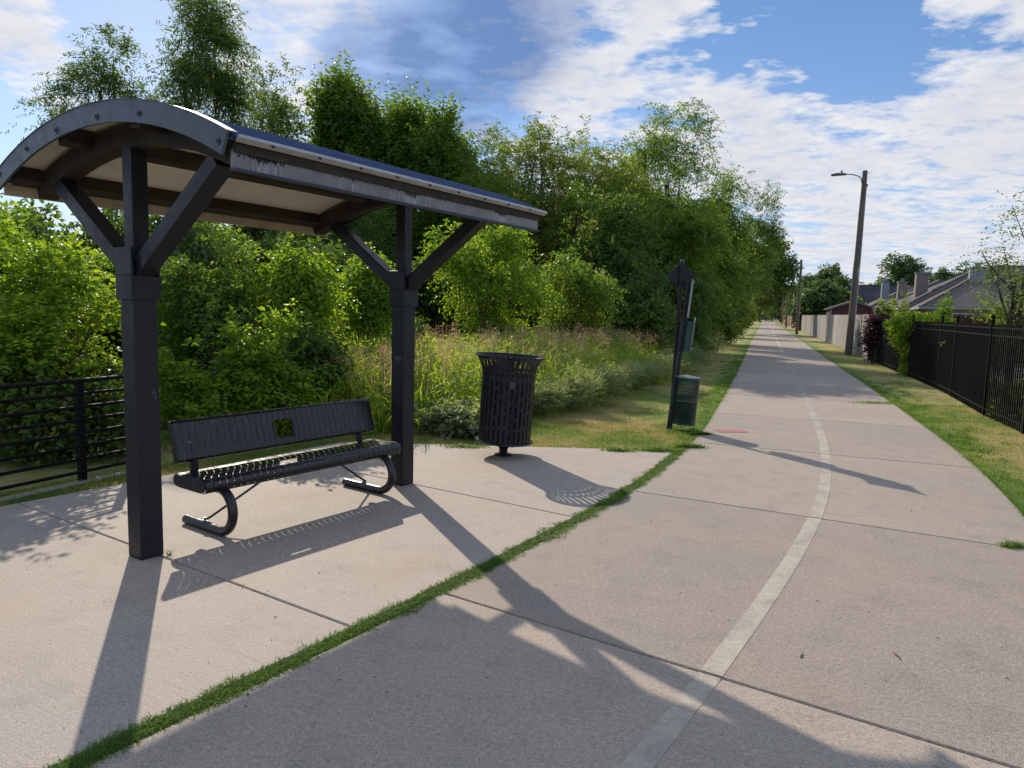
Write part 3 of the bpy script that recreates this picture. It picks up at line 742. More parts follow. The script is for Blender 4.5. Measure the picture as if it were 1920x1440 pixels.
def slatted(P, name, cut=None):
    mb = MB()
    for i in range(NS):
        x0 = -LEN/2+i*pit+(pit-sw)/2; x1 = x0+sw; xm = (x0+x1)/2
        if cut and cut[0] < xm < cut[1]:
            curl(P, x0, x1, 0, cut[2], .006, mb); curl(P, x0, x1, cut[3], 1, .006, mb)
        else: curl(P, x0, x1, 0, 1, .006, mb)
        if i < NS-1:
            br = {0: [(.0, .05), (.30, .36), (.62, .68), (.95, 1)], 1: [(.0, .05), (.18, .24), (.46, .52), (.76, .82), (.95, 1)], 2: [(0, .05), (.34, .40), (.58, .64), (.95, 1)], 3: [(0, .05), (.24, .30), (.70, .76), (.95, 1)]}[i % 4]
            if 11 < i < 22 and cut: br = [(0, .06), (.5, .54), (.94, 1)] if i % 2 else [(0, .06), (.94, 1)]
            for a, b in br:
                if cut and cut[0]-.03 < x1 < cut[1]+.03 and a > cut[2]-.06 and b < cut[3]+.06: continue
                curl(P, x1-.001, x1+pit-sw+.001, a, b, .0055, mb)
    return mb
seat = slatted(seatP, 'seat').build('seat', 'black_gloss', be, smooth=True)
bk = slatted(backP, 'backrest', (-.10, .08, .28, .66)); 
bk.box((-.115, .196, .645), (.014, .012, .15), Matrix.Rotation(-.27, 3, 'X')); bk.box((.075, .196, .645), (.014, .012, .15), Matrix.Rotation(-.27, 3, 'X'))
bk.build('backrest', 'black_gloss', be, smooth=True)
for sx in (-1, 1):
    x = sx*(LEN/2-.004)
    sp_ = [tuple(p) for p in resample([(.215, .355), (.228, .385), (.222, .42), (.19, .434), (.10, .434), (0, .436), (-.10, .444), (-.145, .439), (-.168, .42), (-.172, .385), (-.157, .354), (-.12, .345), (.0, .345), (.19, .345)], 30)]
    MB().prism(sp_[:-1], .010, 'x', x-.005+sx*.006).build('end_panel', 'black_gloss', be, bev=.002)
    bp = [(p[0]+.05, p[1]) for p in resample([(.165, .505), (.135, .508), (.118, .525), (.125, .56), (.15, .65), (.18, .75), (.195, .788), (.212, .800), (.232, .797), (.240, .78), (.215, .70), (.185, .60)], 26)]
    MB().prism(bp, .008, 'x', x-.004+sx*.005).build('end_panel', 'black_gloss', be, bev=.002)
    lx = sx*.765
    pts = [(lx, .37, .034), (lx, .25, .034), (lx, .05, .034), (lx, -.075, .034)]
    for a in np.linspace(-90, 90, 15)[1:]: pts.append((lx, -.075-.155*math.cos(R_(a)), .189+.155*math.sin(R_(a))))
    pts += [(lx, .10, .344-.012), (lx, .19, .330)]
    lg = MB().tube(pts, .034, 16).build('leg', 'black_gloss', be, smooth=True)
    MB().tube([(lx, .371, .034), (lx, .381, .034)], [.033, .030], 16).build('end_cap', 'plastic_dark', lg, smooth=True)
    q = MB(); q.box((lx, .12, .068), (.018, .06, .010)); q.tube([(lx, .12, .07), (lx, .12, .095)], .009, 8); q.build('bracket', 'bolt_metal', lg)
    MB().tube([(lx, .10, .085), (lx-sx*.03, .09, .10), (lx-sx*.42, -.02, .338)], .009, 8).build('brace_rod', 'black_gloss', be, smooth=True)
    MB().bar((lx+sx*.02, .21, .40), (lx+sx*.02, .225, .64), .05, .035, (0, 1, 0)).build('back_support', 'black_paint', be, bev=.004)
MB().box((0, -.0, .338), (1.66, .05, .012)).build('under_rail', 'black_paint', be)

# ================================================================== LITTER BIN (slotted, flared)
lb_ = gp(943, 853)
bn = empty('litter_bin', (lb_[0], lb_[1], 0), 0, 'black slotted steel litter bin with a flared rim on a pedestal', 'bin')
tilt = Matrix.Rotation(R_(2.8), 3, 'Y')
NC = 32
def brad(z):
    if z < .90: return .300
    t = (z-.90)/.23; return .300+.085*t**2.4
def wallseg(mb, a0, a1, z0, z1, nz, th=.006, off=0.0):
    zs = np.linspace(z0, z1, nz+1); vs_ = []
    aa = np.linspace(a0, a1, 3)
    for z in zs:
        for a in aa:
            for r in (brad(z)+off, brad(z)-th+off): vs_.append((r*math.cos(a), r*math.sin(a), z))
    fs = []; k = 6
    for i in range(nz):
        for j in range(2):
            p = i*k+j*2; fs += [(p, p+2, p+2+k, p+k), (p+1, p+1+k, p+3+k, p+3)]
        fs += [(i*k, i*k+k, i*k+k+1, i*k+1), (i*k+4, i*k+5, i*k+5+k, i*k+4+k)]
    l = nz*k; fs += [(0, 1, 3, 2), (2, 3, 5, 4), (l, l+2, l+3, l+1), (l+2, l+4, l+5, l+3)]
    mb.add(vs_, fs)
mb = MB(); da = 2*math.pi/NC
for i in range(NC):
    a0 = i*da; wallseg(mb, a0, a0+da*.66, .175, 1.125, 22)
    g0, g1 = a0+da*.65, a0+da*1.01
    ph = (i % 6)/6
    zs = [.175]; segs = [(.175, .20), (1.095, 1.125), (.945, .975), (.86, .915)]
    z = .30+ph*.06
    k = i
    while z < .82:
        segs.append((z, z+.038)); z += [.17, .12, .22, .15][k % 4]; k += 3
    for za, zb in segs: wallseg(mb, g0, g1, za, zb, 1 if zb < .9 else 2)
for v in range(len(mb.v)): pass
def tl(mb, piv=0.0):
    mb.v = [tuple(tilt @ Vector((x, y, z-piv))+Vector((0, 0, piv))) for x, y, z in mb.v]; return mb
bd = tl(mb).build('body', 'black_paint', bn, smooth=True)
mb = MB(); mb.lathe([(.375, 1.122), (.392, 1.126), (.396, 1.133), (.392, 1.140), (.375, 1.138), (.375, 1.122)], 56); tl(mb).build('rim', 'black_paint', bn, smooth=True)
mb = MB(); mb.lathe([(.0, .165), (.30, .165), (.325, .158), (.332, .166), (.326, .178), (.303, .18), (.303, .172), (0, .172)], 56); tl(mb).build('bottom_ring', 'black_gloss', bn, smooth=True)
mb = MB(); mb.lathe([(0, .166), (.155, .166), (.055, .085), (.048, .07), (.048, .0), (0, .0)], 32); tl(mb).build('pedestal', 'black_paint', bn, smooth=True)
mb = MB(); mb.lathe([(0, 0), (.10, 0), (.10, .012), (0, .012)], 24); mb.build('foot_plate', 'black_paint', bn)
mb = MB(); mb.lathe([(0, .19), (.268, .19), (.272, .86), (.255, .86), (.25, .21), (0, .21)], 40); tl(mb).build('liner', 'plastic_dark', bn, smooth=True)
th = math.atan2(-lb_[1], -lb_[0])+.16
q = MB(); r = .306
q.box((r*math.cos(th), r*math.sin(th), .83), (.012, .05, .07), Matrix.Rotation(th, 3, 'Z')); q.tube([((r+.012)*math.cos(th), (r+.012)*math.sin(th), .80), ((r+.012)*math.cos(th), (r+.012)*math.sin(th), .855)], .006, 8)
tl(q).build('latch', 'bolt_metal', bn)
q = MB(); th2 = th+.12
q.box((.301*math.cos(th2), .301*math.sin(th2), .52), (.010, .009, .66), Matrix.Rotation(th2, 3, 'Z')); tl(q).build('door_seam', 'plastic_dark', bn)

# ================================================================== DOG WASTE STATION and DIAMOND SIGN
ds = empty('dog_waste_station', (2.27, 10.13, 0), 0, 'leaning green post with a bag dispenser and small green waste can', 'waste station')
A = Vector((0, 0, -.08)); B = Vector((.195, -.02, 2.12)); ax = (B-A).normalized()
def onp(z): return A+(B-A)*((z+.08)/2.2)
pm = MB()
for dx, dy, w_, d_ in ((0, 0, .040, .006), (-.020, -.014, .006, .028), (.020, -.014, .006, .028), (-.030, -.028, .018, .005), (.030, -.028, .018, .005)):
    pm.bar(A+Vector((dx, dy, 0)), B+Vector((dx, dy, 0)), w_, d_, (0, 1, 0)) if False else pm.bar(A+Vector((dx, dy, 0)), B+Vector((dx, dy, 0)), d_, w_, (1, 0, 0))
pm.build('post', 'green_post', ds)
for k in range(13):
    q_ = onp(.25+k*.14); MB().tube([q_+Vector((0, -.0032, 0)), q_+Vector((0, -.0048, 0))], .006, 8).build('bolt', 'sign_face', ds)
lean = Matrix.Rotation(math.atan2(.195, 2.2), 3, 'Y'); yaw = Matrix.Rotation(R_(-18), 3, 'Z')
p = onp(1.86)+Vector((.050, .0, 0)); q = MB().box(p, (.006, .30, .54), lean @ yaw); sg_ = q.build('rules_sign', 'sign_face', ds, bev=.001)
p2 = onp(1.33)+Vector((.082, .0, 0)); MB().box(p2, (.105, .24, .43), lean).build('bag_dispenser', 'green_metal', ds, bev=.012)
q = MB().box(onp(1.36)+Vector((.150, -.02, .0)), (.006, .26, .48), lean @ yaw); q.build('front_plate', 'sign_face', ds, bev=.001)
q = MB().box(onp(1.20)+Vector((.170, -.02, .0)), (.03, .06, .03), lean); q.build('bag_slot', 'plastic_dark', ds)
can = MB()
can.lathe([(.158, .0), (.165, .012), (.165, .66), (.161, .66), (.161, .012), (.158, .006)], 48)
oc = can.build('waste_can', 'perforated_green', ds, smooth=True); oc.location = (.205, -.03, .075); oc.rotation_euler = (0, R_(3.5), 0)
q = MB().lathe([(0, .012), (.163, .012), (.163, .020), (0, .020)], 40); q.build('can_bottom', 'green_metal', oc, smooth=True)
MB().lathe([(.166, .645), (.170, .66), (.166, .675), (.160, .66), (.166, .645)], 48).build('can_ring', 'green_metal', oc, smooth=True); MB().lathe([(.166, -.004), (.171, .008), (.166, .02), (.160, .008), (.166, -.004)], 48).build('can_ring', 'green_metal', oc, smooth=True)
q = MB(); q.lathe([(0, .700), (.08, .697), (.176, .682), (.178, .668), (.172, .668), (.170, .676), (0, .690)], 48); q.box((.0, .0, .703), (.008, .34, .006)); q.build('lid', 'lid_metal', oc, smooth=True)
q = MB().lathe([(0, .03), (.140, .03), (.146, .30), (.142, .30), (.136, .034), (0, .034)], 32); q.build('bin_bag', 'plastic_dark', oc, smooth=True)
MB().box((.035, -.01, .45), (.05, .03, .03)).build('can_bracket', 'green_post', ds)

dg = empty('diamond_sign', (2.315, 10.20, 0), 0, 'tall dark round post carrying a diamond sign seen from its black back', 'sign')
MB().tube([(0, 0, -.05), (.055, 0, 2.40)], .028, 16).build('post', 'black_paint', dg, smooth=True)
q = MB().prism([(0, .20), (.012, .196), (.196, .012), (.2, 0), (.196, -.012), (.012, -.196), (0, -.2), (-.012, -.196), (-.196, -.012), (-.2, 0), (-.196, .012), (-.012, .196)], .005, 'y', -.0025)
dpl = q.build('sign_panel', 'black_paint', dg); dpl.location = (.062, .036, 2.185); dpl.rotation_euler = (0, 0, R_(-4))
for z_ in (2.33, 2.04): MB().box((.055, .02, z_), (.07, .022, .012)).build('clamp', 'bolt_metal', dg)
MB().lathe([(0, 2.412), (.02, 2.410), (.030, 2.40), (.030, 2.38), (.0, 2.38)], 16, (.055, 0)).build('post_cap', 'bolt_metal', dg, smooth=True)

# ================================================================== RAILING (left)
rl = empty('metal_railing', (*RP, 0), math.atan2(RD[1], RD[0]), 'low black metal railing with eight horizontal bars left of the shelter', 'railing')
for k in range(8):
    z = .085+k*.119; MB().tube([(-9, 0, z), (.55, 0, z)], .019 if k == 7 else .015, 10).build('rail', 'iron', rl, smooth=True)
for x in (-7.3, -4.9, -2.45, 0, .53): MB().box((x, .032, .46), (.065, .05, .93)).build('post', 'iron', rl, bev=.004)

# ================================================================== POLES
def rough_pole(name, base, top, r0, r1, label, group, arm=None):
    o = empty(name, base, 0, label, 'utility pole', group)
    d = Vector(top)-Vector(base); rg_ = np.random.default_rng(int(base[1])); pts = []; n = 14
    for i in range(n): t = i/(n-1); pts.append(tuple(d*t+Vector((rg_.normal()*.006, rg_.normal()*.006, -.1 if i == 0 else 0))))
    MB().tube(pts, [r0+(r1-r0)*i/(n-1) for i in range(n)], 18).build('pole', 'pole_wood', o, smooth=True)
    MB().tube([tuple(Vector(p)+Vector((r0*.93, -r0*.35, 0))) for p in (pts[0], pts[5])]+[tuple(Vector(pts[-2])+Vector((r1*.95, -r1*.4, 0)))], r0*.13, 8).build('conduit', 'white_paint', o)
    return o, d
PB = gp(1590, 665); PT = at(1622.5, 320, PB[1])
lp, dpole = rough_pole('utility_pole', (PB[0], PB[1], 0), tuple(PT), .148, .100, 'nearest leaning wooden pole with a street lamp on a short arm', 'wooden poles along the fence')
ap = dpole*.965
arm = MB(); hx = (at(1583, 327, PB[1])-PB); hp = Vector(hx)
arm.tube([ap+Vector((-.11, -.03, -.30)), ap+Vector((-.16, -.03, -.06)), ap+Vector((-.28, -.03, .03)), ap+Vector((-.50, -.03, .09)), hp+Vector((.05, 0, .02))], .024, 8)
arm.build('lamp_arm', 'steel', lp, smooth=True)
hd = MB(); sec = []
for i, (x, wy, zt, zb) in enumerate([(.10, .05, .035, -.03), (.02, .09, .06, -.045), (-.10, .12, .07, -.055), (-.30, .15, .06, -.075), (-.45, .13, .03, -.09), (-.54, .07, -.02, -.095), (-.57, .02, -.05, -.09)]):
    sec.append([(x, wy*math.cos(a), (zt if math.sin(a) > 0 else -zb)*math.sin(a)) for a in np.linspace(0, 2*math.pi, 13)[:-1]])
vs_ = [tuple(Vector(p)+hp) for s_ in sec for p in s_]
hd.add(vs_, [(i*12+j, i*12+(j+1) % 12, (i+1)*12+(j+1) % 12, (i+1)*12+j) for i in range(6) for j in range(12)]+[tuple(range(12))[::-1], tuple(range(72, 84))])
lh = hd.build('lamp_head', 'steel', lp, smooth=True)
MB().tube([hp+Vector((-.12, 0, .05)), hp+Vector((-.12, 0, .17))], [.035, .032], 10).build('photocell', 'black_paint', lh, smooth=True)
MB().tube([dpole*.985+Vector((-.02, -.12, 0)), dpole*.985+Vector((.20, -.12, 0))], .01, 6).build('bolt', 'steel', lp); MB().box(dpole*.92+Vector((.10, -.08, 0)), (.05, .05, .12)).build('splice_box', 'steel', lp)
def far_pole(px, pyb, Y, pyt, lean_px, r, label):
    b = at(px, pyb, Y); t = at(px+lean_px, pyt, Y)
    return rough_pole('utility_pole', (b[0], b[1], 0), tuple(t), r, r*.75, label, 'wooden poles along the fence')
p2o, _ = far_pole(1493.5, 624.7, 67.5, 487, 9, .135, 'second wooden pole by the fence where grey boards end')
q = MB(); t2 = Vector(at(1503, 487, 67.5)-at(1493.5, 624.7, 67.5)); q.tube([t2+Vector((-.1, 0, -.3)), t2+Vector((-.9, 0, .0)), t2+Vector((-1.9, 0, .15))], .04, 6); q.build('lamp_arm', 'steel', p2o)
p3o, _ = far_pole(1473.7, 611.6, 106, 535, 4, .15, 'third and farther wooden pole beside the orange fence')
far_pole(1465.8, 606, 148, 555, 3, .17, 'most distant wooden pole beside the tan fence')
q = at(1477, 612, 104); wp = empty('white_post', (q[0]+.5, q[1], 0), 0, 'slim pale post just right of the third pole', 'post'); MB().tube([(0, 0, 0), (.1, 0, 6.0)], .09, 10).build('shaft', 'white_paint', wp)

# ================================================================== FENCES
def board_fence(name, label, cat, pts, h, mat_, bw=.14, panel=2.4, seed=1, rails=False, post=True, grp=None, stop=None):
    o = empty(name, (*pts[0], 0), 0, label, cat, grp); rg_ = np.random.default_rng(seed); org = np.array(pts[0])
    for a, b in zip(pts[:-1], pts[1:]):
        a = np.array(a)-org; b = np.array(b)-org; L = np.linalg.norm(b-a); d = (b-a)/L; ang = math.atan2(d[1], d[0]); x = 0
        M_ = Matrix.Rotation(ang, 3, 'Z')
        while x < L-.05:
            xe = min(x+panel, L); mb = MB(); y = x
            while y < xe-.03:
                ww = min(bw, xe-y); hh = h+rg_.normal()*.012; c = a+d*(y+ww/2)
                nrm_ = np.array([d[1], -d[0]])*rg_.uniform(-.006, .006)
                mb.box((c[0]+nrm_[0], c[1]+nrm_[1], hh/2+.0), (ww-.008, .018, hh), M_ @ Matrix.Rotation(rg_.normal()*.004, 3, 'Y')); y += ww
            bp_ = mb.build('board_panel', mat_, o); k_ = len(bp_.data.vertices); a_ = bp_.data.attributes.new('tone', 'FLOAT', 'POINT'); a_.data.foreach_set('value', np.repeat(rg_.uniform(-.5, .5, k_//8), 8).astype(np.float32))
            if post:
                c = a+d*x+np.array([d[1], -d[0]])*.07; MB().box((c[0], c[1], h/2-.05), (.09, .09, h-.1), M_).build('post', mat_, o)
            x = xe
    return o
FD = nrm(np.array([.353, 1.0])); FC = np.array([14.39, 28.75])
def fl(y): return tuple(FC+FD*((y-FC[1])/FD[1]))
board_fence('wooden_fence', 'weathered grey board fence right of the path behind the lamp pole', 'fence', [tuple(FC), fl(83)], 1.80, 'wood_grey', seed=1)
board_fence('wooden_fence', 'rusty orange board fence beyond the end of the grey one', 'fence', [fl(83.3), fl(109)], 1.9, 'wood_rust', .16, 3.0, seed=2, post=False)
board_fence('wooden_fence', 'far pale tan board fence near the end of the path', 'fence', [fl(109.4), fl(170)], 1.8, 'wood_tan', .2, 5.0, seed=3, post=False)
YD = nrm(np.array([1.0, -.10]))
board_fence('wooden_fence', 'dark brown board fence at the back of the yard behind the iron fence', 'fence', [tuple(FC+np.array([.25, -.15])), tuple(FC+np.array([.25, -.15])+YD*15)], 1.82, 'wood_brown', .14, 2.4, seed=4)
ipts = [(5.3, 4.4), (6.55, 7.5), (7.63, 10.45), (8.32, 12.39), (9.6, 15.43), (10.24, 17.04), (11.49, 20.51), (12.7, 24.0), (14.30, 28.62)]
ifn = empty('iron_fence', (ipts[0][0], ipts[0][1], 0), 0, 'black iron picket fence along the right lawn verge', 'fence')
org = np.array(ipts[0])
IH = 1.60
for a, b in zip(ipts[:-1], ipts[1:]):
    a = np.array(a)-org; b = np.array(b)-org; L = np.linalg.norm(b-a); d = (b-a)/L; M_ = Matrix.Rotation(math.atan2(d[1], d[0]), 3, 'Z')
    n = max(1, round(L/.105)); mb = MB()
    for i in range(1, n):
        c = a+d*L*i/n; mb.box((c[0], c[1], IH/2), (.020, .020, IH), M_)
    for z in (.12, IH-.19, IH-.06): mb.bar((*a, z), (*b, z), .026, .028)
    mb.build('picket_panel', 'iron', ifn)
    p = MB(); p.box((a[0], a[1], IH/2+.03), (.055, .055, IH+.06), M_)
    po = p.build('post', 'iron', ifn)
    MB().lathe([(0, IH+.175), (.025, IH+.165), (.038, IH+.135), (.030, IH+.105), (.016, IH+.09), (.036, IH+.075), (.036, IH+.06), (0, IH+.06)], 14, (a[0], a[1])).build('finial', 'iron', po, smooth=True)

# ================================================================== HOUSES, SHED
def house(label, cx, cy, lx, ly, ez, rz, ang, roof, wallm, chim=(), porch=False, ridge=.45):
    """hip-roofed house: eave height ez, ridge rz; chimneys (x, y, w, d, top, material)"""
    o = empty('brick_house', (cx, cy, 0), R_(ang), label, 'house', 'single-storey houses behind the fences')
    w_ = MB(); w_.box((0, 0, ez/2), (lx-.9, ly-.9, ez)); w_.build('wall', wallm, o)
    hx, hy = lx/2, ly/2; rx = hx*ridge
    mb = MB()
    mb.add([(-hx, -hy, ez), (hx, -hy, ez), (hx, hy, ez), (-hx, hy, ez), (-rx, 0, rz), (rx, 0, rz)], [(0, 1, 5, 4), (2, 3, 4, 5), (1, 2, 5), (3, 0, 4), (0, 3, 2, 1)])
    rf_ = mb.build('roof', roof, o)
    q = MB()
    for a, b in (((-hx, -hy), (hx, -hy)), ((hx, -hy), (hx, hy)), ((hx, hy), (-hx, hy)), ((-hx, hy), (-hx, -hy))): q.bar((*a, ez-.08), (*b, ez-.08), .04, .16)
    q.build('gutter', 'chimney_grey', rf_)
    q = MB()
    for a, b in (((-hx, -hy, ez), (-rx, 0, rz)), ((hx, -hy, ez), (rx, 0, rz)), ((-hx, hy, ez), (-rx, 0, rz)), ((hx, hy, ez), (rx, 0, rz)), ((-rx, 0, rz), (rx, 0, rz))): q.bar(Vector(a)+Vector((0, 0, .03)), Vector(b)+Vector((0, 0, .03)), .26, .05)
    q.build('ridge_cap', 'shingle_tan', rf_)
    for (x, y, w1, d1, top, mt) in chim:
        c = MB().box((x, y, (top+ez)/2), (w1, d1, top-ez)).build('chimney', mt, rf_)
        k = MB(); k.box((x, y, top+.05), (w1+.12, d1+.12, .1)); k.lathe([(0, top+.1), (.17, top+.1), (.17, top+.32), (.26, top+.34), (.26, top+.40), (0, top+.44)], 12, (x, y)); k.build('chimney_cap', 'steel', c)
    for x in (-lx*.3, 0, lx*.3):
        f = MB().box((x, -hy+.43, 1.5), (1.3, .05, 1.3)).build('window', 'white_paint', o); MB().box((x, -hy+.40, 1.5), (1.16, .02, 1.16)).build('pane', 'window_glass', f)
    for y in (-ly*.25, ly*.25):
        f = MB().box((-hx+.43, y, 1.5), (.05, 1.3, 1.3)).build('window', 'white_paint', o); MB().box((-hx+.40, y, 1.5), (.02, 1.16, 1.16)).build('pane', 'window_glass', f)
    if porch:
        b = MB(); b.bar((-2.4, -hy-.1, ez-.28), (2.2, -hy-.1, ez-.28), .12, .22)
        for x in (-2.3, 0, 2.1): b.bar((x, -hy-.1, 0), (x, -hy-.1, ez-.3), .12, .12)
        b.bar((0, -hy-.1, ez-.9), (-.45, -hy-.1, ez-.4), .08, .1); b.bar((0, -hy-.1, ez-.9), (.45, -hy-.1, ez-.4), .08, .1)
        b.build('porch_frame', 'porch_wood', o)
    return o
HA = -19.4
def hp_(px, Y): q = at(px, 600, Y); return q[0], q[1]
x, y = hp_(1915, 51); house('nearest house with pale brown hip roof and an orange porch beam', x, y, 13.5, 9, 2.55, 5.6, HA-6, 'shingle_tan', 'brick_tan', [(-3.1, -1.3, .95, .8, 5.35, 'chimney_grey')], porch=True, ridge=.30)
x, y = hp_(1830, 64); house('second house with dark grey hip roof and a tall brown chimney', x, y, 14.5, 13, 2.6, 6.3, HA, 'shingle_grey', 'brick_tan', [(-5.0, -2.4, .95, .8, 5.65, 'chimney_tan')], ridge=.05)
x, y = hp_(1768, 78); house('third house whose hip roof shows behind a shorter brown chimney', x, y, 14, 13, 2.6, 6.0, HA, 'shingle_grey', 'brick_tan', [(-4.7, -3, .85, .8, 5.55, 'chimney_tan')], ridge=.1)
x, y = hp_(1712, 94); house('fourth house with a pale blue-grey chimney on its left slope', x, y, 14, 13, 2.6, 6.0, HA, 'shingle_tan', 'brick_tan', [(-4.0, -3, .85, .8, 6.3, 'chimney_grey')], ridge=.1)
x, y = hp_(1652, 104); house('wide dark-roofed house behind the red shed', x, y, 17, 12, 2.7, 6.4, HA+14, 'shingle_dark', 'brick_tan', [(-4.5, 0, .9, .8, 6.9, 'chimney_grey')], ridge=.62)
x, y = hp_(1578, 112); house('small distant house with a low dark hip roof left of the shed', x, y, 9.5, 8, 2.9, 5.0, HA+10, 'shingle_dark', 'wood_brown', [], ridge=.35)
sx, sy, _ = at(1600, 590, 51)
so_ = empty('garden_shed', (sx, sy, 0), R_(-19), 'dark red gabled shed with pale trim behind the grey fence', 'shed')
W2 = 1.55; ez, apx = 2.22, 2.75
MB().prism([(-W2, 0), (W2, 0), (W2, ez), (0, apx), (-W2, ez)], 3.0, 'y', 0).build('wall', 'shed_red', so_)
q = MB()
for s_ in (-1, 1): q.bar((s_*(W2+.12), -.12, ez-.02+.03), (0, -.12, apx+.06), .04, .10, (0, 1, 0))
for s_ in (-1, 1): q.box((s_*(W2-.06), -.02, ez/2), (.13, .05, ez-.05))
q.build('trim', 'chimney_grey', so_)
q = MB()
for s_ in (-1, 1): q.add([(s_*(W2+.2), -.15, ez-.02), (0, -.15, apx+.10), (0, 3.2, apx+.10), (s_*(W2+.2), 3.2, ez-.02), (s_*(W2+.2), -.15, ez+.04), (0, -.15, apx+.16), (0, 3.2, apx+.16), (s_*(W2+.2), 3.2, ez+.04)], [(0, 1, 2, 3), (4, 5, 6, 7), (0, 1, 5, 4), (2, 3, 7, 6), (0, 3, 7, 4)])
q.build('roof', 'shingle_grey', so_)

# ================================================================== YARD DETAILS
rc = gp(1892, 701); ring = empty('flower_bed_edging', (rc[0], rc[1], 0), 0, 'ring of pale edging stones on the lawn seen through the iron fence', 'bed edging')
rg2 = np.random.default_rng(8)
for k in range(30):
    a = 2*math.pi*k/30; MB().box((1.05*math.cos(a), .95*math.sin(a), .055), (.20, .11, .12), Matrix.Rotation(a+math.pi/2+rg2.normal()*.05, 3, 'Z')).build('edging_stone', 'white_paint', ring, bev=.015)

# ================================================================== PERSON far along the path
pq = gp(1436, 606)
def person(x, y, face):
    me = bpy.data.meshes.new('person'); J = {}
    V = []; Rr = []; Ed = []
    def j(n, p, r, par=None):
        J[n] = len(V); V.append(p); Rr.append(r)
        if par is not None: Ed.append((J[par], J[n]))
    j('pel', (0, 0, .95), .15); j('wst', (0, .01, 1.10), .135, 'pel'); j('chs', (0, .0, 1.32), .165, 'wst'); j('nck', (0, .01, 1.50), .065, 'chs'); j('hd', (0, -.01, 1.60), .085, 'nck'); j('hd2', (0, -.01, 1.70), .08, 'hd')
    for s_, n, fwd in ((-1, 'L', .14), (1, 'R', -.14)):
        j('hip'+n, (s_*.10, 0, .88), .10, 'pel'); j('kn'+n, (s_*.10, -fwd, .50), .062, 'hip'+n); j('an'+n, (s_*.10, -fwd*.9+.10, .09), .042, 'kn'+n); j('ft'+n, (s_*.11, -fwd*.9-.09, .035), .036, 'an'+n)
        j('sh'+n, (s_*.19, 0, 1.40), .062, 'chs'); j('el'+n, (s_*.25, .06+fwd*.3, 1.14), .043, 'sh'+n); j('wr'+n, (s_*.24, -.08+fwd*.4, .96), .032, 'el'+n); j('hn'+n, (s_*.235, -.13+fwd*.4, .90), .036, 'wr'+n)
    me.from_pydata(V, Ed, []); o = bpy.data.objects.new('person', me); COL.objects.link(o)
    md = o.modifiers.new('skin', 'SKIN'); 
    for i, r in enumerate(Rr): me.skin_vertices[0].data[i].radius = (r, r)
    me.skin_vertices[0].data[0].use_root = True
    ss = o.modifiers.new('sub', 'SUBSURF'); ss.levels = ss.render_levels = 2; me.materials.append(MAT['skin'])
    o.location = (x, y, 0); o.rotation_euler = (0, 0, face)
    tag(o, 'lone walker in a dark shirt and dark shorts far down the path', 'person')
    q = MB(); q.lathe([(.0, 1.47), (.11, 1.46), (.205, 1.38), (.195, 1.2), (.165, 1.05), (.175, .94), (.0, .94)], 16)
    q.tube([(-.19, 0, 1.41), (-.235, .04, 1.22)], [.075, .065], 8); q.tube([(.19, 0, 1.41), (.235, .03, 1.22)], [.075, .065], 8); q.build('shirt', 'shirt', o, smooth=True)
    q = MB(); q.tube([(-.10, 0, .98), (-.105, -.09, .60)], [.13, .10], 10); q.tube([(.10, 0, .98), (.105, .09, .60)], [.13, .10], 10); q.build('shorts', 'shorts', o, smooth=True)
    q = MB(); q.lathe([(0, 1.80), (.06, 1.79), (.098, 1.73), (.10, 1.66), (.085, 1.63), (0, 1.66)], 14, (0, .012)); q.build('hair', 'hair', o, smooth=True)
    return o
person(pq[0], pq[1], R_(-20))
# small notice board at the far bend
q_ = at(1461, 606, 150); nb = empty('notice_board', (q_[0], q_[1], 0), R_(-20), 'small dark notice board on pale posts at the far end of the path', 'notice board')
MB().box((0, 0, 1.5), (1.3, .1, .8)).build('board', 'black_paint', nb)
for s_ in (-.55, .55): MB().box((s_, 0, .55), (.14, .14, 1.1)).build('leg', 'white_paint', nb)

# ================================================================== PAVEMENT MARK + litter
a = gp(1350, 805)[:2]; b = gp(1397, 805)[:2]; c = gp(1350, 812)[:2]
ex = nrm(b-a); ey = np.array([ex[1], -ex[0]]); mo = (gp(1351, 811)[:2])
stn = empty('pavement_stencil', (*mo, .0), math.atan2(ex[1], ex[0]), 'faded pink rectangular stencil with white lettering on the path', 'stencil')
mb = MB(); mb.add([(0, 0, .004), (.42, 0, .004), (.435, .02, .004), (.435, .21, .004), (.42, .23, .004), (0, .23, .004)], [tuple(range(6))]); mb.build('panel', 'stencil_pink', stn)
mb = MB(); rg3 = np.random.default_rng(12)
for (z, x0, x1) in ((.17, .08, .26), (.115, .09, .33), (.055, .02, .30)):
    x = x0
    while x < x1:
        w_ = rg3.uniform(.012, .022); h_ = .036
        mb.add([(x, z, .0075), (x+.005, z, .0075), (x+.005, z+h_, .0075), (x, z+h_, .0075)], [(0, 1, 2, 3)])
        if rg3.random() < .7:
            zz = z+rg3.choice([0, .015, .030]); mb.add([(x+.0052, zz, .0075), (x+w_, zz, .0075), (x+w_, zz+.006, .0075), (x+.0052, zz+.006, .0075)], [(0, 1, 2, 3)])
        x += w_+.008
mb.build('lettering', 'stencil_white', stn)
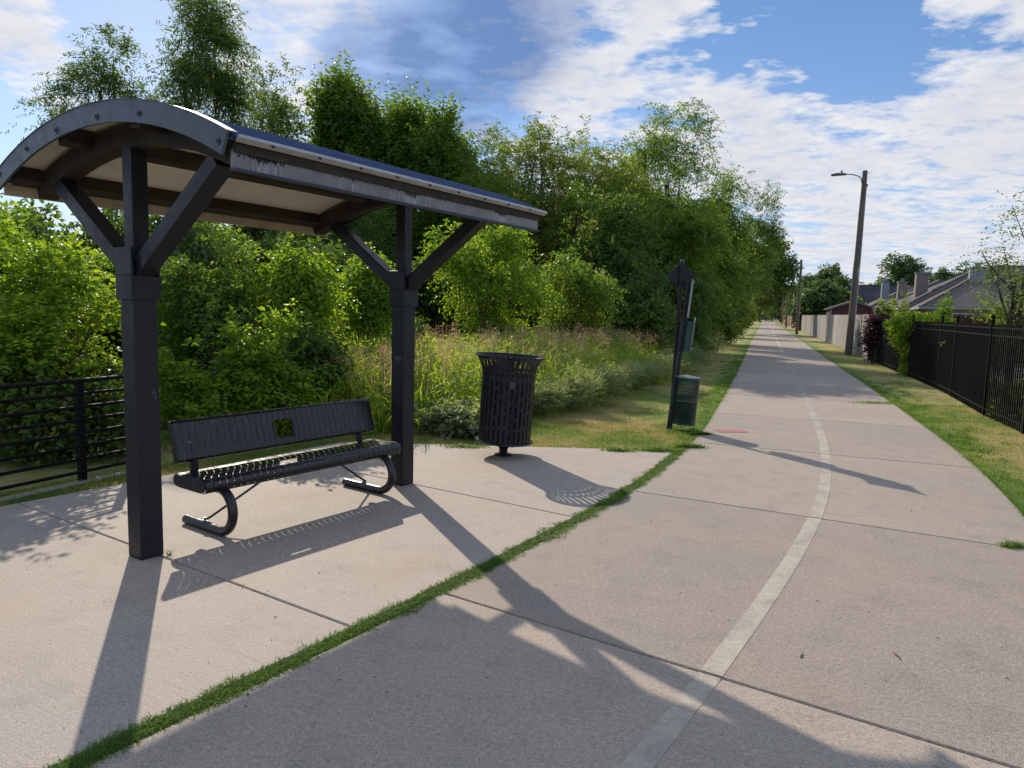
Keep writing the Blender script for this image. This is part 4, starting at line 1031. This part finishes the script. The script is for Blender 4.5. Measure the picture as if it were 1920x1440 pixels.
# dry twigs, seeds and small leaves on the concrete
rg4 = np.random.default_rng(21); n = 260
P = np.zeros((n, 3)); P[:, 0] = rg4.uniform(-3, 4, n); P[:, 1] = rg4.uniform(2.2, 8, n); P[:, 2] = .003
V, Fc = leaf_geo(P, np.c_[rg4.normal(size=(n, 2)), rg4.uniform(0, .25, n)], np.c_[rg4.normal(size=(n, 2))*.2, np.ones(n)], rg4.uniform(.006, .022, n), rg4.uniform(.002, .010, n))
tag(npmesh('leaf_litter', V, Fc, 'rubble'), 'scattered bits of dry leaf and seed on the concrete', 'litter', kind='stuff')
def mark(label, px, py, pts):
    p0 = gp(px, py)
    mb = MB()
    for (x0, y0, x1, y1, w_) in pts: mb.bar((p0[0]+x0*.7, p0[1]+y0*.7, .004), (p0[0]+x1*.7, p0[1]+y1*.7, .006), w_*.55, .004)
    o = mb.build('twig', 'rubble', None, loc=(p0[0], p0[1], 0)); tag(o, label, 'twig')
mark('small dark twig lying on the lower right of the path', 1682, 1232, [(0, -.04, .006, .0, .006), (.006, 0, 0, .03, .010), (0, .03, .006, .06, .004)])
mark('short broken brown twig on the path right of the stripe', 1503, 1230, [(-.02, -.03, 0, 0, .010), (0, 0, .02, .03, .006)])

# ================================================================== VEGETATION
U = 'trees behind the shelter'; TL = 'trees lining the left side of the path'; SB = 'bushes behind the shelter'; FT = 'trees beyond the houses'
# tall trees behind the shelter
pxtree('tree', 'tree', 'airy feathery tree at far left above the shelter roof', 198, 26, 28, 92, 'willow', 'leaf_dark', 2600, 11, hbf=.50, nlobes=12, trunk_r=.13, group=U, sub=.40, gap=-.05)
pxtree('tree', 'tree', 'tallest narrow airy tree reaching the top of the picture', 392, 26.5, -25, 85, 'willow', 'leaf_dark', 3400, 12, hbf=.42, nlobes=12, trunk_r=.15, group=U, sub=.42, gap=-.1)
pxtree('tree', 'tree', 'rounded dark tree between the airy tree and the spiky one', 535, 34, 122, 82, 'elm', 'leaf_dark', 4200, 13, hbf=.2, nlobes=12, trunk_r=.16, group=U)
pxtree('tree', 'tree', 'left shoulder of the spiky group with upright shoots', 640, 36, 178, 82, 'spiky', 'leaf_mid', 4200, 214, hbf=.15, nlobes=12, trunk_r=.2, group=U, shoots=(200, 1.6, 0))
pxtree('tree', 'tree', 'right shoulder of the spiky group against the clouds', 832, 36, 208, 80, 'spiky', 'leaf_mid', 4200, 215, hbf=.12, nlobes=12, trunk_r=.2, group=U, shoots=(180, 1.5, 0))
pxtree('tree', 'tree', 'olive tree filling the dip beside the spiky group', 900, 33, 250, 88, 'willow', 'leaf_mid', 4600, 216, hbf=.1, nlobes=12, trunk_r=.15, group=U)
pxtree('tree', 'tree', 'bushy olive tree between two feathery crowns', 1050, 30, 262, 75, 'willow', 'leaf_olive', 3400, 217, hbf=.1, nlobes=12, trunk_r=.15, group=U)
pxtree('tree', 'tree', 'dark tree low between the airy tree and the shelter roof', 470, 30, 165, 70, 'elm', 'leaf_dark', 3000, 218, hbf=.3, nlobes=10, trunk_r=.15, group=U)
pxtree('tree', 'tree', 'dense dark tree with upright spiky shoots over the shelter roof', 738, 38, 185, 105, 'spiky', 'leaf_mid', 4600, 14, hbf=.12, nlobes=14, trunk_r=.25, group=U, shoots=(240, 1.7, 0))
pxtree('tree', 'tree', 'dark tree closing the gap below the spiky crown', 620, 27, 330, 150, 'elm', 'leaf_dark', 5000, 15, hbf=.02, nlobes=12, trunk_r=.12, group=U)
pxtree('tree', 'tree', 'light olive feathery tree with thin see-through top', 985, 30, 182, 125, 'willow', 'leaf_olive', 5600, 16, hbf=.1, nlobes=14, trunk_r=.16, group=U, sub=.45)
pxtree('tree', 'tree', 'dark tree low behind the right end of the shelter roof', 880, 27, 395, 120, 'elm', 'leaf_dark', 4000, 17, hbf=.02, nlobes=10, trunk_r=.12, group=U)
# left line of the path
pxtree('tree', 'tree', 'tallest tree on the path side with ragged top', 1228, 31, 172, 100, 'willow', 'leaf_mid', 5200, 21, hbf=.2, nlobes=14, trunk_r=.2, group=TL, sub=.42)
pxtree('tree', 'tree', 'olive green tree between the feathery one and the tallest one', 1118, 27, 265, 85, 'willow', 'leaf_olive', 3600, 22, hbf=.1, nlobes=12, trunk_r=.15, group=TL)
pxtree('tree', 'tree', 'vine-covered dark tree left of the diamond sign', 1130, 23, 345, 100, 'elm', 'leaf_dark', 4200, 23, hbf=.0, nlobes=12, trunk_r=.15, group=TL)
pxtree('tree', 'tree', 'bright-flanked leafy tree just behind the diamond sign', 1265, 27, 330, 105, 'elm', 'leaf_mid', 4600, 24, hbf=.0, nlobes=13, trunk_r=.15, group=TL)
pxtree('tree', 'tree', 'rounded tree right of the tallest tree', 1334, 36, 298, 66, 'willow', 'leaf_mid', 4000, 25, hbf=.08, nlobes=11, trunk_r=.16, group=TL)
pxtree('tree', 'tree', 'dense tree with yellow-green side leaning to the path', 1338, 41, 365, 66, 'elm', 'leaf_dark', 3600, 26, hbf=.02, nlobes=11, trunk_r=.16, group=TL)
pxtree('tree', 'tree', 'deep green tree where the row begins to narrow', 1376, 54, 352, 56, 'elm', 'leaf_dark', 4200, 27, hbf=.22, lean=(1.3, 0), nlobes=11, trunk_r=.16, group=TL)
pxtree('tree', 'tree', 'overhanging dark tree whose branches reach over the path', 1386, 66, 440, 56, 'elm', 'leaf_dark', 3400, 28, hbf=.22, nlobes=12, trunk_r=.2, group=TL, slen=.8, lean=(2.3, 0), lL=.26, lW=.17)
pxtree('tree', 'tree', 'shaded low tree under the overhanging one', 1385, 62, 520, 38, 'elm', 'leaf_dark', 2200, 29, hbf=.0, nlobes=9, trunk_r=.12, group=TL)
pxtree('tree', 'tree', 'farther shaded tree at the left edge of the path', 1388, 95, 500, 24, 'far', 'leaf_dark', 1300, 30, hbf=.0, nlobes=9, trunk_r=.2, group=TL)
pxtree('tree', 'tree', 'last tree of the left row before the walker', 1400, 135, 525, 15, 'far', 'leaf_dark', 1200, 31, hbf=.0, nlobes=9, trunk_r=.2, group=TL)
# dark shrubs under the tree line
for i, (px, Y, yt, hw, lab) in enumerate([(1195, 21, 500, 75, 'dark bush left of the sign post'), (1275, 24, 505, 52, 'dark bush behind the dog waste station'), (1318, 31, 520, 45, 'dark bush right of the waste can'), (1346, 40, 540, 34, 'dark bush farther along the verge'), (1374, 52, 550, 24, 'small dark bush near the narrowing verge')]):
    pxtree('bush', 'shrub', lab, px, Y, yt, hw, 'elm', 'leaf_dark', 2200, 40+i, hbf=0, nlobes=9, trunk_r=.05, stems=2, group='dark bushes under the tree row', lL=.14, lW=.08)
# bushes behind the shelter
pxtree('bush', 'shrub', 'bright yellow-green tree-like bush at the far left edge', 40, 8.6, 385, 170, 'broad', 'leaf_bright', 2700, 51, hbf=.3, nlobes=12, trunk_r=.05, stems=2, group=SB)
pxtree('bush', 'shrub', 'bright bush in front at left above the railing', 95, 7.6, 470, 150, 'broad', 'leaf_bright', 2000, 52, hbf=.12, nlobes=11, trunk_r=.04, stems=2, group=SB)
pxtree('bush', 'shrub', 'leafy vine mound directly behind the left railing', 60, 7.4, 660, 210, 'vine', 'leaf_dark', 2000, 53, hbf=.0, nlobes=12, trunk_r=.03, stems=2, group=SB, ryf=.5)
pxtree('bush', 'shrub', 'tall dark vine-draped bush behind the bench', 430, 10.8, 415, 150, 'vine', 'leaf_mid', 4200, 54, hbf=.0, nlobes=14, trunk_r=.07, stems=2, group=SB)
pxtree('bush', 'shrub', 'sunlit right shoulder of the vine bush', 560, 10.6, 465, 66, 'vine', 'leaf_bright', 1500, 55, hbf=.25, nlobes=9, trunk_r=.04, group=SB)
pxtree('bush', 'shrub', 'low fresh green bush behind the bench backrest', 400, 8.8, 610, 110, 'broad', 'leaf_bright', 1500, 56, hbf=.02, nlobes=9, trunk_r=.03, stems=2, group=SB)
pxtree('bush', 'shrub', 'upright pale green sapling right of the low bush', 535, 8.9, 600, 42, 'broad', 'leaf_bright', 620, 57, hbf=.05, nlobes=7, trunk_r=.02, group=SB)
pxtree('bush', 'shrub', 'sunny arching bush left of the right shelter post', 690, 13.2, 492, 62, 'vine', 'leaf_bright', 1700, 58, hbf=.40, nlobes=8, trunk_r=.015, group=SB)
pxtree('bush', 'shrub', 'dark creeper bush low between bench and tall grass', 590, 9.9, 600, 60, 'vine', 'leaf_dark', 1300, 59, hbf=.0, nlobes=8, trunk_r=.03, group=SB)
pxtree('bush', 'shrub', 'large bright bush right of the right shelter post', 920, 17, 405, 118, 'vine', 'leaf_bright', 5200, 60, hbf=.05, nlobes=13, trunk_r=.06, stems=2, group=SB)
pxtree('bush', 'shrub', 'darker bush between the bright bush and the tree row', 1080, 18.5, 480, 88, 'vine', 'leaf_mid', 3800, 61, hbf=.0, nlobes=11, trunk_r=.05, stems=2, group=SB)
pxtree('bush', 'shrub', 'dark hollow bush behind the tall grass left of the post', 700, 16.5, 545, 120, 'vine', 'leaf_dark', 3400, 62, hbf=.0, nlobes=11, trunk_r=.05, stems=2, group=SB)
pxtree('bush', 'shrub', 'broad dark bush filling the left background', 200, 14.5, 385, 230, 'elm', 'leaf_dark', 4600, 63, hbf=.0, nlobes=12, trunk_r=.06, stems=2, group=SB, lL=.14, lW=.08)
pxtree('bush', 'shrub', 'dark background bush behind the left bright ones', -60, 12, 420, 200, 'elm', 'leaf_mid', 2600, 64, hbf=.0, nlobes=12, trunk_r=.06, stems=2, group=SB, lL=.14, lW=.08)
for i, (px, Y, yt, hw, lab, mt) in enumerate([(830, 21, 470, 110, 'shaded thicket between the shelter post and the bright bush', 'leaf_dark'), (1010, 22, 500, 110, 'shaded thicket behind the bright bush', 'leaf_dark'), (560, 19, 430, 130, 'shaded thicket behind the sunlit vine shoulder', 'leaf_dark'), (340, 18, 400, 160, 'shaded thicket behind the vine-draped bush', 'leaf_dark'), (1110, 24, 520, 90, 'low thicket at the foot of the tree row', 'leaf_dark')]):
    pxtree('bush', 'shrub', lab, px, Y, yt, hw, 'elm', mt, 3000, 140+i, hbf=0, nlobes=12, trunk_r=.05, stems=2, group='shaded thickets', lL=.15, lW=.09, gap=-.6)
# right side: vine on the fence, purple bush, yard trees
vx = at(1700, 640, 21.6)
lobes = [(at(p_, y_, Y_)[0]-vx[0], Y_-vx[1], at(p_, y_, Y_)[2], r1, r2, r3) for p_, y_, Y_, r1, r2, r3 in
         [(1712, 604, 21.0, .42, .45, .22), (1738, 600, 20.4, .32, .35, .12), (1757, 600, 19.4, .25, .3, .07), (1692, 620, 21.6, .34, .3, .26), (1706, 636, 20.9, .28, .3, .26), (1708, 664, 20.9, .17, .2, .32), (1704, 690, 20.8, .15, .2, .20), (1686, 606, 22.0, .28, .3, .20)]]
plant('fence_vine', 'climbing plant', 'bright green climber spilling over the iron fence', (vx[0], vx[1], 0), 1.9, .5, .5, 0, 'vine', 'leaf_bright', 900, 70, lobes=lobes, trunk_r=.03, slen=.18, lL=.09, lW=.07, gap=-.4)
pb_ = at(1637, 675, 26.2)
plant('bush', 'shrub', 'dark purple-leaved bush with pink blooms at the grey fence corner', (pb_[0], pb_[1], 0), 1.72, .33, .33, .1, 'broad', 'leaf_purple', 420, 71, nlobes=8, trunk_r=.03, stems=2, lL=.10, lW=.06)
rg5 = np.random.default_rng(4); n = 84
P = np.c_[rg5.normal(size=n)*.09-.06, rg5.normal(size=n)*.09, rg5.normal(size=n)*.05+1.70]; k_ = n//3; P[:k_] = np.c_[rg5.normal(size=k_)*.09+.25, rg5.normal(size=k_)*.1-.1, rg5.normal(size=k_)*.15+1.35]
V, Fc = leaf_geo(P, rg5.normal(size=(n, 3)), rg5.normal(size=(n, 3)), np.full(n, .06), np.full(n, .05))
pbo = [o for o in bpy.data.objects if o.get('label', '').startswith('dark purple-leaved')][0]
npmesh('blossom', V, Fc, 'flower_pink', pbo, np.repeat(rg5.random(n), 4))
yt = pxtree('tree', 'tree', 'sparse twisty tree standing in the yard at the right edge', 1895, 14.5, 398, 75, 'broad', 'leaf_dark', 760, 72, hbf=.30, nlobes=12, trunk_r=.06, stems=2, group=None, lL=.065, lW=.036, slen=.5, nl=7, gap=-.05, rpow=.9, jit=1.0)
pxtree('bush', 'shrub', 'olive shrub below the twisty tree at the right edge', 1885, 16, 565, 62, 'broad', 'leaf_mid', 560, 73, hbf=.35, nlobes=8, trunk_r=.03)
pxtree('bush', 'shrub', 'upright green shrub poking above the brown yard fence', 1768, 24, 556, 12, 'broad', 'leaf_bright', 150, 74, hbf=.4, nlobes=8, trunk_r=.03, slen=.22, shoots=(5, .4, 0))
pxtree('bush', 'shrub', 'thin bare-stemmed shrub between the shed and the houses', 1688, 36, 560, 22, 'broad', 'leaf_olive', 160, 75, hbf=.3, nlobes=8, trunk_r=.04, stems=3)
pxtree('bush', 'shrub', 'pale leafy shrub just right of the red shed', 1655, 40, 562, 26, 'broad', 'leaf_mid', 300, 76, hbf=.3, nlobes=8, trunk_r=.04, lL=.14, lW=.09)
rb = at(1908, 770, 11.9)
rbo = plant('bush', 'shrub', 'low leafy plant with red blooms behind the iron pickets', (rb[0], rb[1], 0), .55, .4, .4, .1, 'broad', 'leaf_mid', 150, 77, nlobes=6, trunk_r=.01, lL=.11, lW=.04)
n = 40; P = np.c_[rg5.normal(size=n)*.14, rg5.normal(size=n)*.12, rg5.normal(size=n)*.05+.5]
V, Fc = leaf_geo(P, rg5.normal(size=(n, 3)), rg5.normal(size=(n, 3)), np.full(n, .05), np.full(n, .045)); npmesh('blossom', V, Fc, 'flower_pink', rbo, np.repeat(rg5.random(n), 4))
for i, (px, Y, yt_, hw, mt, lab) in enumerate([
    (1545, 120, 492, 36, 'leaf_far', 'tall round-headed tree beyond the second pole'), (1520, 150, 510, 24, 'leaf_far', 'hazy tree just right of the second pole'), (1572, 105, 525, 22, 'leaf_far', 'dark rounded tree left of the lamp pole'),
    (1530, 85, 530, 30, 'leaf_far', 'bushy green tree behind the grey fence'), (1568, 95, 542, 26, 'leaf_far', 'fresh green tree above the small distant roof'), (1528, 92, 560, 16, 'leaf_far', 'low olive tree beside the second pole'),
    (1690, 135, 484, 48, 'leaf_far', 'large dark round tree above the chimneys'), (1650, 140, 525, 30, 'leaf_far', 'lower green tree left of the large round tree'), (1762, 150, 506, 28, 'leaf_far', 'dark tree top right of the large round tree'), (1805, 150, 497, 32, 'leaf_far', 'spreading dark tree behind the tall roof peak'),
    (1615, 150, 528, 22, 'leaf_far', 'distant tree right behind the lamp pole'), (1870, 150, 510, 45, 'leaf_far', 'dark tree behind the sparse twisty tree'), (1496, 140, 535, 18, 'leaf_far', 'shaded tree closing the path on the right'),
    (1462, 190, 530, 28, 'leaf_far', 'distant tree at the end of the path'), (1425, 230, 535, 40, 'leaf_far', 'far tree behind the walker'), (1492, 170, 535, 22, 'leaf_far', 'distant tree behind the tan fence'), (1590, 100, 560, 14, 'leaf_bright', 'small bright tree beside the lamp pole')]):
    pxtree('tree', 'tree', lab, px, Y, yt_, hw*1.12, 'far', mt, 1500 if hw > 25 else 900, 80+i, hbf=.02 if i not in (0, 6) else .12, nlobes=12, trunk_r=.25, group=FT)
hd_ = MB()
rgw = np.random.default_rng(99)
lb2 = [(x_, 300+rgw.uniform(-20, 20), rgw.uniform(2, 4), rgw.uniform(9, 14), 8, rgw.uniform(4, 7)) for x_ in np.arange(-180, 420, 11)]
V, Fc, t = crown_geo(rgw, lb2, 9000, 2.2, 5, 1.5, .9, upw=.3, gap=-.8)
tag(npmesh('distant_woods', V, Fc, 'leaf_far', None, t), 'continuous far belt of woodland on the horizon', 'woods', kind='stuff')

# ================================================================== GRASSES
def blades(P, hgt, wid, lean, rng, seg=1):
    n = len(P); a = rng.random(n)*2*math.pi; h = hgt*(.5+.8*rng.random(n)); d = np.c_[np.cos(a), np.sin(a), np.zeros(n)]
    s = np.c_[-np.sin(a), np.cos(a), np.zeros(n)]*wid/2*(.6+.8*rng.random(n))[:, None]; ln = (lean*rng.random(n)*h)[:, None]*d
    rows = []
    for k in range(seg+1):
        t = k/seg if seg > 1 else k
        c = P+np.array([0, 0, 1.0])*(h*(t-.35*t*t*lean))[:, None]+ln*t*t
        if k == seg: rows.append(c[:, None, :])
        else: w_ = (1-.5*t); rows.append(np.stack([c-s*w_, c+s*w_], 1))
    V = np.concatenate(rows, 1); m_ = V.shape[1]; b = np.arange(n)[:, None]*m_; Fs = []
    for k in range(seg-1): Fs += [[2*k, 2*k+1, 2*k+3], [2*k, 2*k+3, 2*k+2]]
    Fs.append([2*seg-2, 2*seg-1, 2*seg])
    Fc = (b[:, :, None]+np.array(Fs)[None]).reshape(-1, 3)
    return V.reshape(-1, 3), Fc, m_
rgg = np.random.default_rng(17)
# grass seam between the pad and the path
def cvec(u, off):
    i = u/.25; ix = np.arange(len(cl)); x = np.interp(i, ix, cl[:, 0])+np.interp(i, ix, nl_[:, 0])*off; y = np.interp(i, ix, cl[:, 1])+np.interp(i, ix, nl_[:, 1])*off
    return np.stack([x, y], -1)
n = 95000; u0s, u1s = u_of(-2.2, -1.5), u_of(3.65, 8.2)
u = rgg.uniform(u0s, u1s, n); u = u[gnoise(np.c_[u*3.1, u*1.3, u*0], 1.0, .4)+rgg.normal(size=n)*.5 > -.75]; n = len(u); jit_ = np.interp(u, np.arange(0, 40, .10), rgg.normal(size=400)*.011); wdt = .028+np.abs(np.interp(u, np.arange(0, 40, .13), rgg.normal(size=308)*.011))
off = -HW-.040+jit_+np.clip(rgg.normal(size=n), -1.9, 1.9)*wdt
P = np.c_[cvec(u, off), np.full(n, -.015)]
V, Fc, m_ = blades(P, .040, .0050, 1.15, rgg, 2)
tag(npmesh('seam_grass', V, Fc, 'leaf_seam', None, np.repeat(np.clip(rgg.normal(.25, .22, n), 0, 1), m_)), 'strip of green grass growing in the seam between pad and path', 'grass', kind='stuff')
# lawn blades
Ps = []; Es = []
def band(n, ua, ub, oa, ob, pw=1.0):
    u = ua+(ub-ua)*rgg.random(n)**pw; o = (oa(u) if callable(oa) else oa)+((ob(u) if callable(ob) else ob)-(oa(u) if callable(oa) else oa))*rgg.random(n)
    Ps.append(np.c_[cvec(u, o), np.full(n, -.02)]); Es.append(edge_f(o))
uA = u_of(3.9, 8.55)
band(52000, uA, uA+11, -HW-3.6, -HW-.01, 1.3); band(26000, uA+11, uA+34, -HW-3.0, -HW-.01)
band(9000, uA, uA+26, -HW-.03, -HW+.035); band(15000, UJ+1, UJ+30, HW-.035, HW+.04)
band(62000, UJ+1.5, UJ+13, HW+.0, HW+2.9); band(30000, UJ+13, UJ+40, HW, HW+2.9)
band(16000, UJ+4, UJ+22, HW+2.9, HW+8)
n = 46000; q = np.c_[rgg.uniform(-2.6, 2.4, n), rgg.uniform(8.47, 10.6, n)]; Ps.append(np.c_[q, np.full(n, -.02)]); Es.append(np.zeros(n)+.2)
n = 20000; s_ = rgg.uniform(-1.6, 3.4, n); tt_ = rgg.uniform(-2.45, -1.955, n); q = C0+s_[:, None]*E1+tt_[:, None]*E2; Ps.append(np.c_[q, np.full(n, -.02)]); Es.append(np.zeros(n)+.5)
P = np.concatenate(Ps); V, Fc, m_ = blades(P, .050, .008, 1.0, rgg, 1)
lg_ = npmesh('lawn_grass', V, Fc, 'lawn_blade'); a_ = lg_.data.attributes.new('edge', 'FLOAT', 'POINT'); a_.data.foreach_set('value', np.repeat(np.concatenate(Es), m_).astype(np.float32))
tag(lg_, 'short mown grass with dry brown patches beside the path', 'grass', kind='stuff')
# weed tufts at joint ends and along the pad edge
Ps = []
for (px, py, r, c) in [(1900, 1025, .055, 260), (1640, 756, .22, 500), (1292, 838, .08, 1300), (1318, 815, .05, 600), (1235, 845, .12, 1000), (1160, 845, .10, 500), (318, 1040, .008, 14), (870, 838, .12, 400)]:
    g0 = gp(px, py); Ps.append(np.c_[g0[0]+rgg.normal(size=c)*r, g0[1]+rgg.normal(size=c)*r*.35, np.full(c, -.01)])
for k_ in range(230):
    u_ = rgg.uniform(uA, uA+20) if k_ % 2 else rgg.uniform(UJ+1.5, UJ+18); o_ = (-HW-abs(rgg.normal())*.25) if k_ % 2 else (HW+abs(rgg.normal())*.35)
    c_ = int(rgg.integers(25, 70)); q_ = np.array(cpt(u_, o_)[:2]); Ps.append(np.c_[q_[0]+rgg.normal(size=c_)*.05, q_[1]+rgg.normal(size=c_)*.05, np.full(c_, -.02)])
P = np.concatenate(Ps); V, Fc, m_ = blades(P, .075, .008, 1.3, rgg, 2)
tag(npmesh('weed_tufts', V, Fc, 'leaf_seam', None, np.repeat(rgg.random(len(P))*.5, m_)), 'ragged tufts of grass creeping over the concrete edges', 'grass', kind='stuff')
# tall weedy grass
edge = np.array([(-2.5, 8.95), (-1.09, 9.15), (0.35, 11.0), (1.38, 12.1), (2.15, 14.2), (4.21, 18.0), (7.2, 26.5), (10.4, 36.5)])
ed = np.concatenate([[0], np.cumsum(np.linalg.norm(np.diff(edge, axis=0), axis=1))])
def field(n, f0, f1, d0, d1):
    f = (f0+(f1-f0)*rgg.random(n)**1.15)*ed[-1]; d = rgg.uniform(d0, d1, n)
    return np.c_[np.interp(f, ed, edge[:, 0])-.62*d, np.interp(f, ed, edge[:, 1])+.78*d, np.full(n, -.03)], f, d
P, f, d = field(21000, 0, .66, .05, 3.6)
hh = np.interp(d, [0, .6, 1.5], [.45, .95, 1.34])*np.interp(f/ed[-1], [0, .1, .3, .6], [.85, 1.05, 1.0, .75])
V, Fc, m_ = blades(P, 1.0, .024, 1.0, rgg, 4)
hs = np.repeat(hh, m_); V[:, 2] = (V[:, 2]+.03)*hs-.03
tb_ = np.clip(rgg.normal(.5, .28, len(P)), 0, 1); tb_ = np.repeat(tb_, m_)
Pw, f2, d2 = field(46000, 0, .72, .0, 3.4); cl_ = gnoise(Pw, 2.6, 1.2) > -.1; Pw = Pw[cl_]; d2 = d2[cl_]; nw = len(Pw)
Pw[:, 2] = rgg.random(nw)**.7*np.interp(d2, [0, .5, 1.5], [.38, .80, 1.15])
Vw, Fw = leaf_geo(Pw, rgg.normal(size=(nw, 3))+np.array([0, 0, .4]), rgg.normal(size=(nw, 3))*.8+np.array([0, 0, 1]), rgg.uniform(.05, .12, nw), rgg.uniform(.014, .034, nw))
Fc = np.concatenate([Fc, Fw+len(V)]); V = np.concatenate([V, Vw]); tb_ = np.concatenate([tb_, np.repeat(rgg.random(nw)*.8, 4)])
tg_ = tag(npmesh('tall_grass', V, Fc, 'leaf_grass', None, tb_), 'dense tall weedy grass between the lawn and the bushes', 'tall grass', kind='stuff')
# seed heads: stem + drooping panicle
P, f, d = field(1050, 0.02, .58, .6, 3.4); n = len(P)
hh = (np.interp(f/ed[-1], [0, .1, .3, .5], [1.10, 1.36, 1.38, 1.0]))*rgg.uniform(.72, 1.12, n)
lean = rgg.normal(size=(n, 2))*.10; top = P+np.c_[lean, hh]
SV, SF = leaf_geo(P, top-P, rgg.normal(size=(n, 3))*np.array([1, 1, .1]), hh, np.full(n, .012), 0, 0)
K = 46; tk = rgg.random((n, K)); az_ = rgg.random((n, K))*6.283; rr = .13*np.sin(np.pi*np.clip(tk*.9+.1, 0, 1))*rgg.random((n, K))
ll = np.c_[lean, np.zeros(n)]*1.0; base_ = (top[:, None, :]-np.array([0, 0, 1])*(.36*(1-tk))[..., None])+ll[:, None, :]*(tk*1.2)[..., None]-np.array([0, 0, 1])*(np.linalg.norm(lean, axis=1)[:, None]*tk**2*1.4)[..., None]; base_ = base_+np.stack([np.cos(az_)*rr, np.sin(az_)*rr, -rr*.5], -1)
Q = base_.reshape(-1, 3); dv = np.stack([np.cos(az_), np.sin(az_), np.full_like(az_, -.2)], -1).reshape(-1, 3)+rgg.normal(size=(n*K, 3))*.3
LV, LF = leaf_geo(Q, dv, rgg.normal(size=(n*K, 3)), np.full(n*K, .034), np.full(n*K, .009), .1)
V = np.concatenate([SV, LV]); Fc = np.concatenate([SF, LF+len(SV)])
tg2 = np.concatenate([np.full(len(SV), .3), np.repeat(np.clip(np.repeat(rgg.random(n), K)*.8+rgg.random(n*K)*.3, 0, 1), 4)])
tag(npmesh('grass_seed_heads', V, Fc, 'seed_head', None, tg2), 'reddish drooping seed heads above the tall grass', 'grass seed heads', kind='stuff')
# grey-green weeds along the front edge
for i, (x, y, r, h_, lab) in enumerate([(-.70, 9.3, .42, .26, 'broad-leaved pale weed behind the litter bin on its left'), (.55, 11.15, .35, .42, 'grey-green weed right behind the litter bin'), (1.05, 11.9, .45, .62, 'tallest silvery weed clump right of the litter bin'), (1.62, 12.7, .42, .58, 'silvery weed clump with dry brown base'),
        (2.15, 14.4, .42, .60, 'grey-green weed clump where the lawn widens'), (2.75, 15.4, .45, .62, 'pale flowering weed clump left of the waste station'), (3.4, 16.6, .45, .60, 'grey-green weed behind the leaning post'), (4.2, 18.4, .5, .65, 'bluish weed right of the waste can'), (5.1, 20.8, .6, .7, 'bluish weed farther along the lawn edge'), (6.2, 24, .7, .8, 'distant grey weed clump under the dark bushes'), (7.6, 28, .8, .9, 'most distant grey weed clump by the lawn')]):
    plant('weed_clump', 'weed', lab, (x, y, -.02), h_*1.05, r*1.25, r*1.1, .0, 'broad', 'leaf_grey', int(520*(r/.4)), 120+i, nlobes=10, trunk_r=0, group='grey-green weeds along the lawn edge', slen=.20, nl=9, lL=.055 if i else .09, lW=.016 if i else .07, upw=.9, droop=.1, gap=-.8)
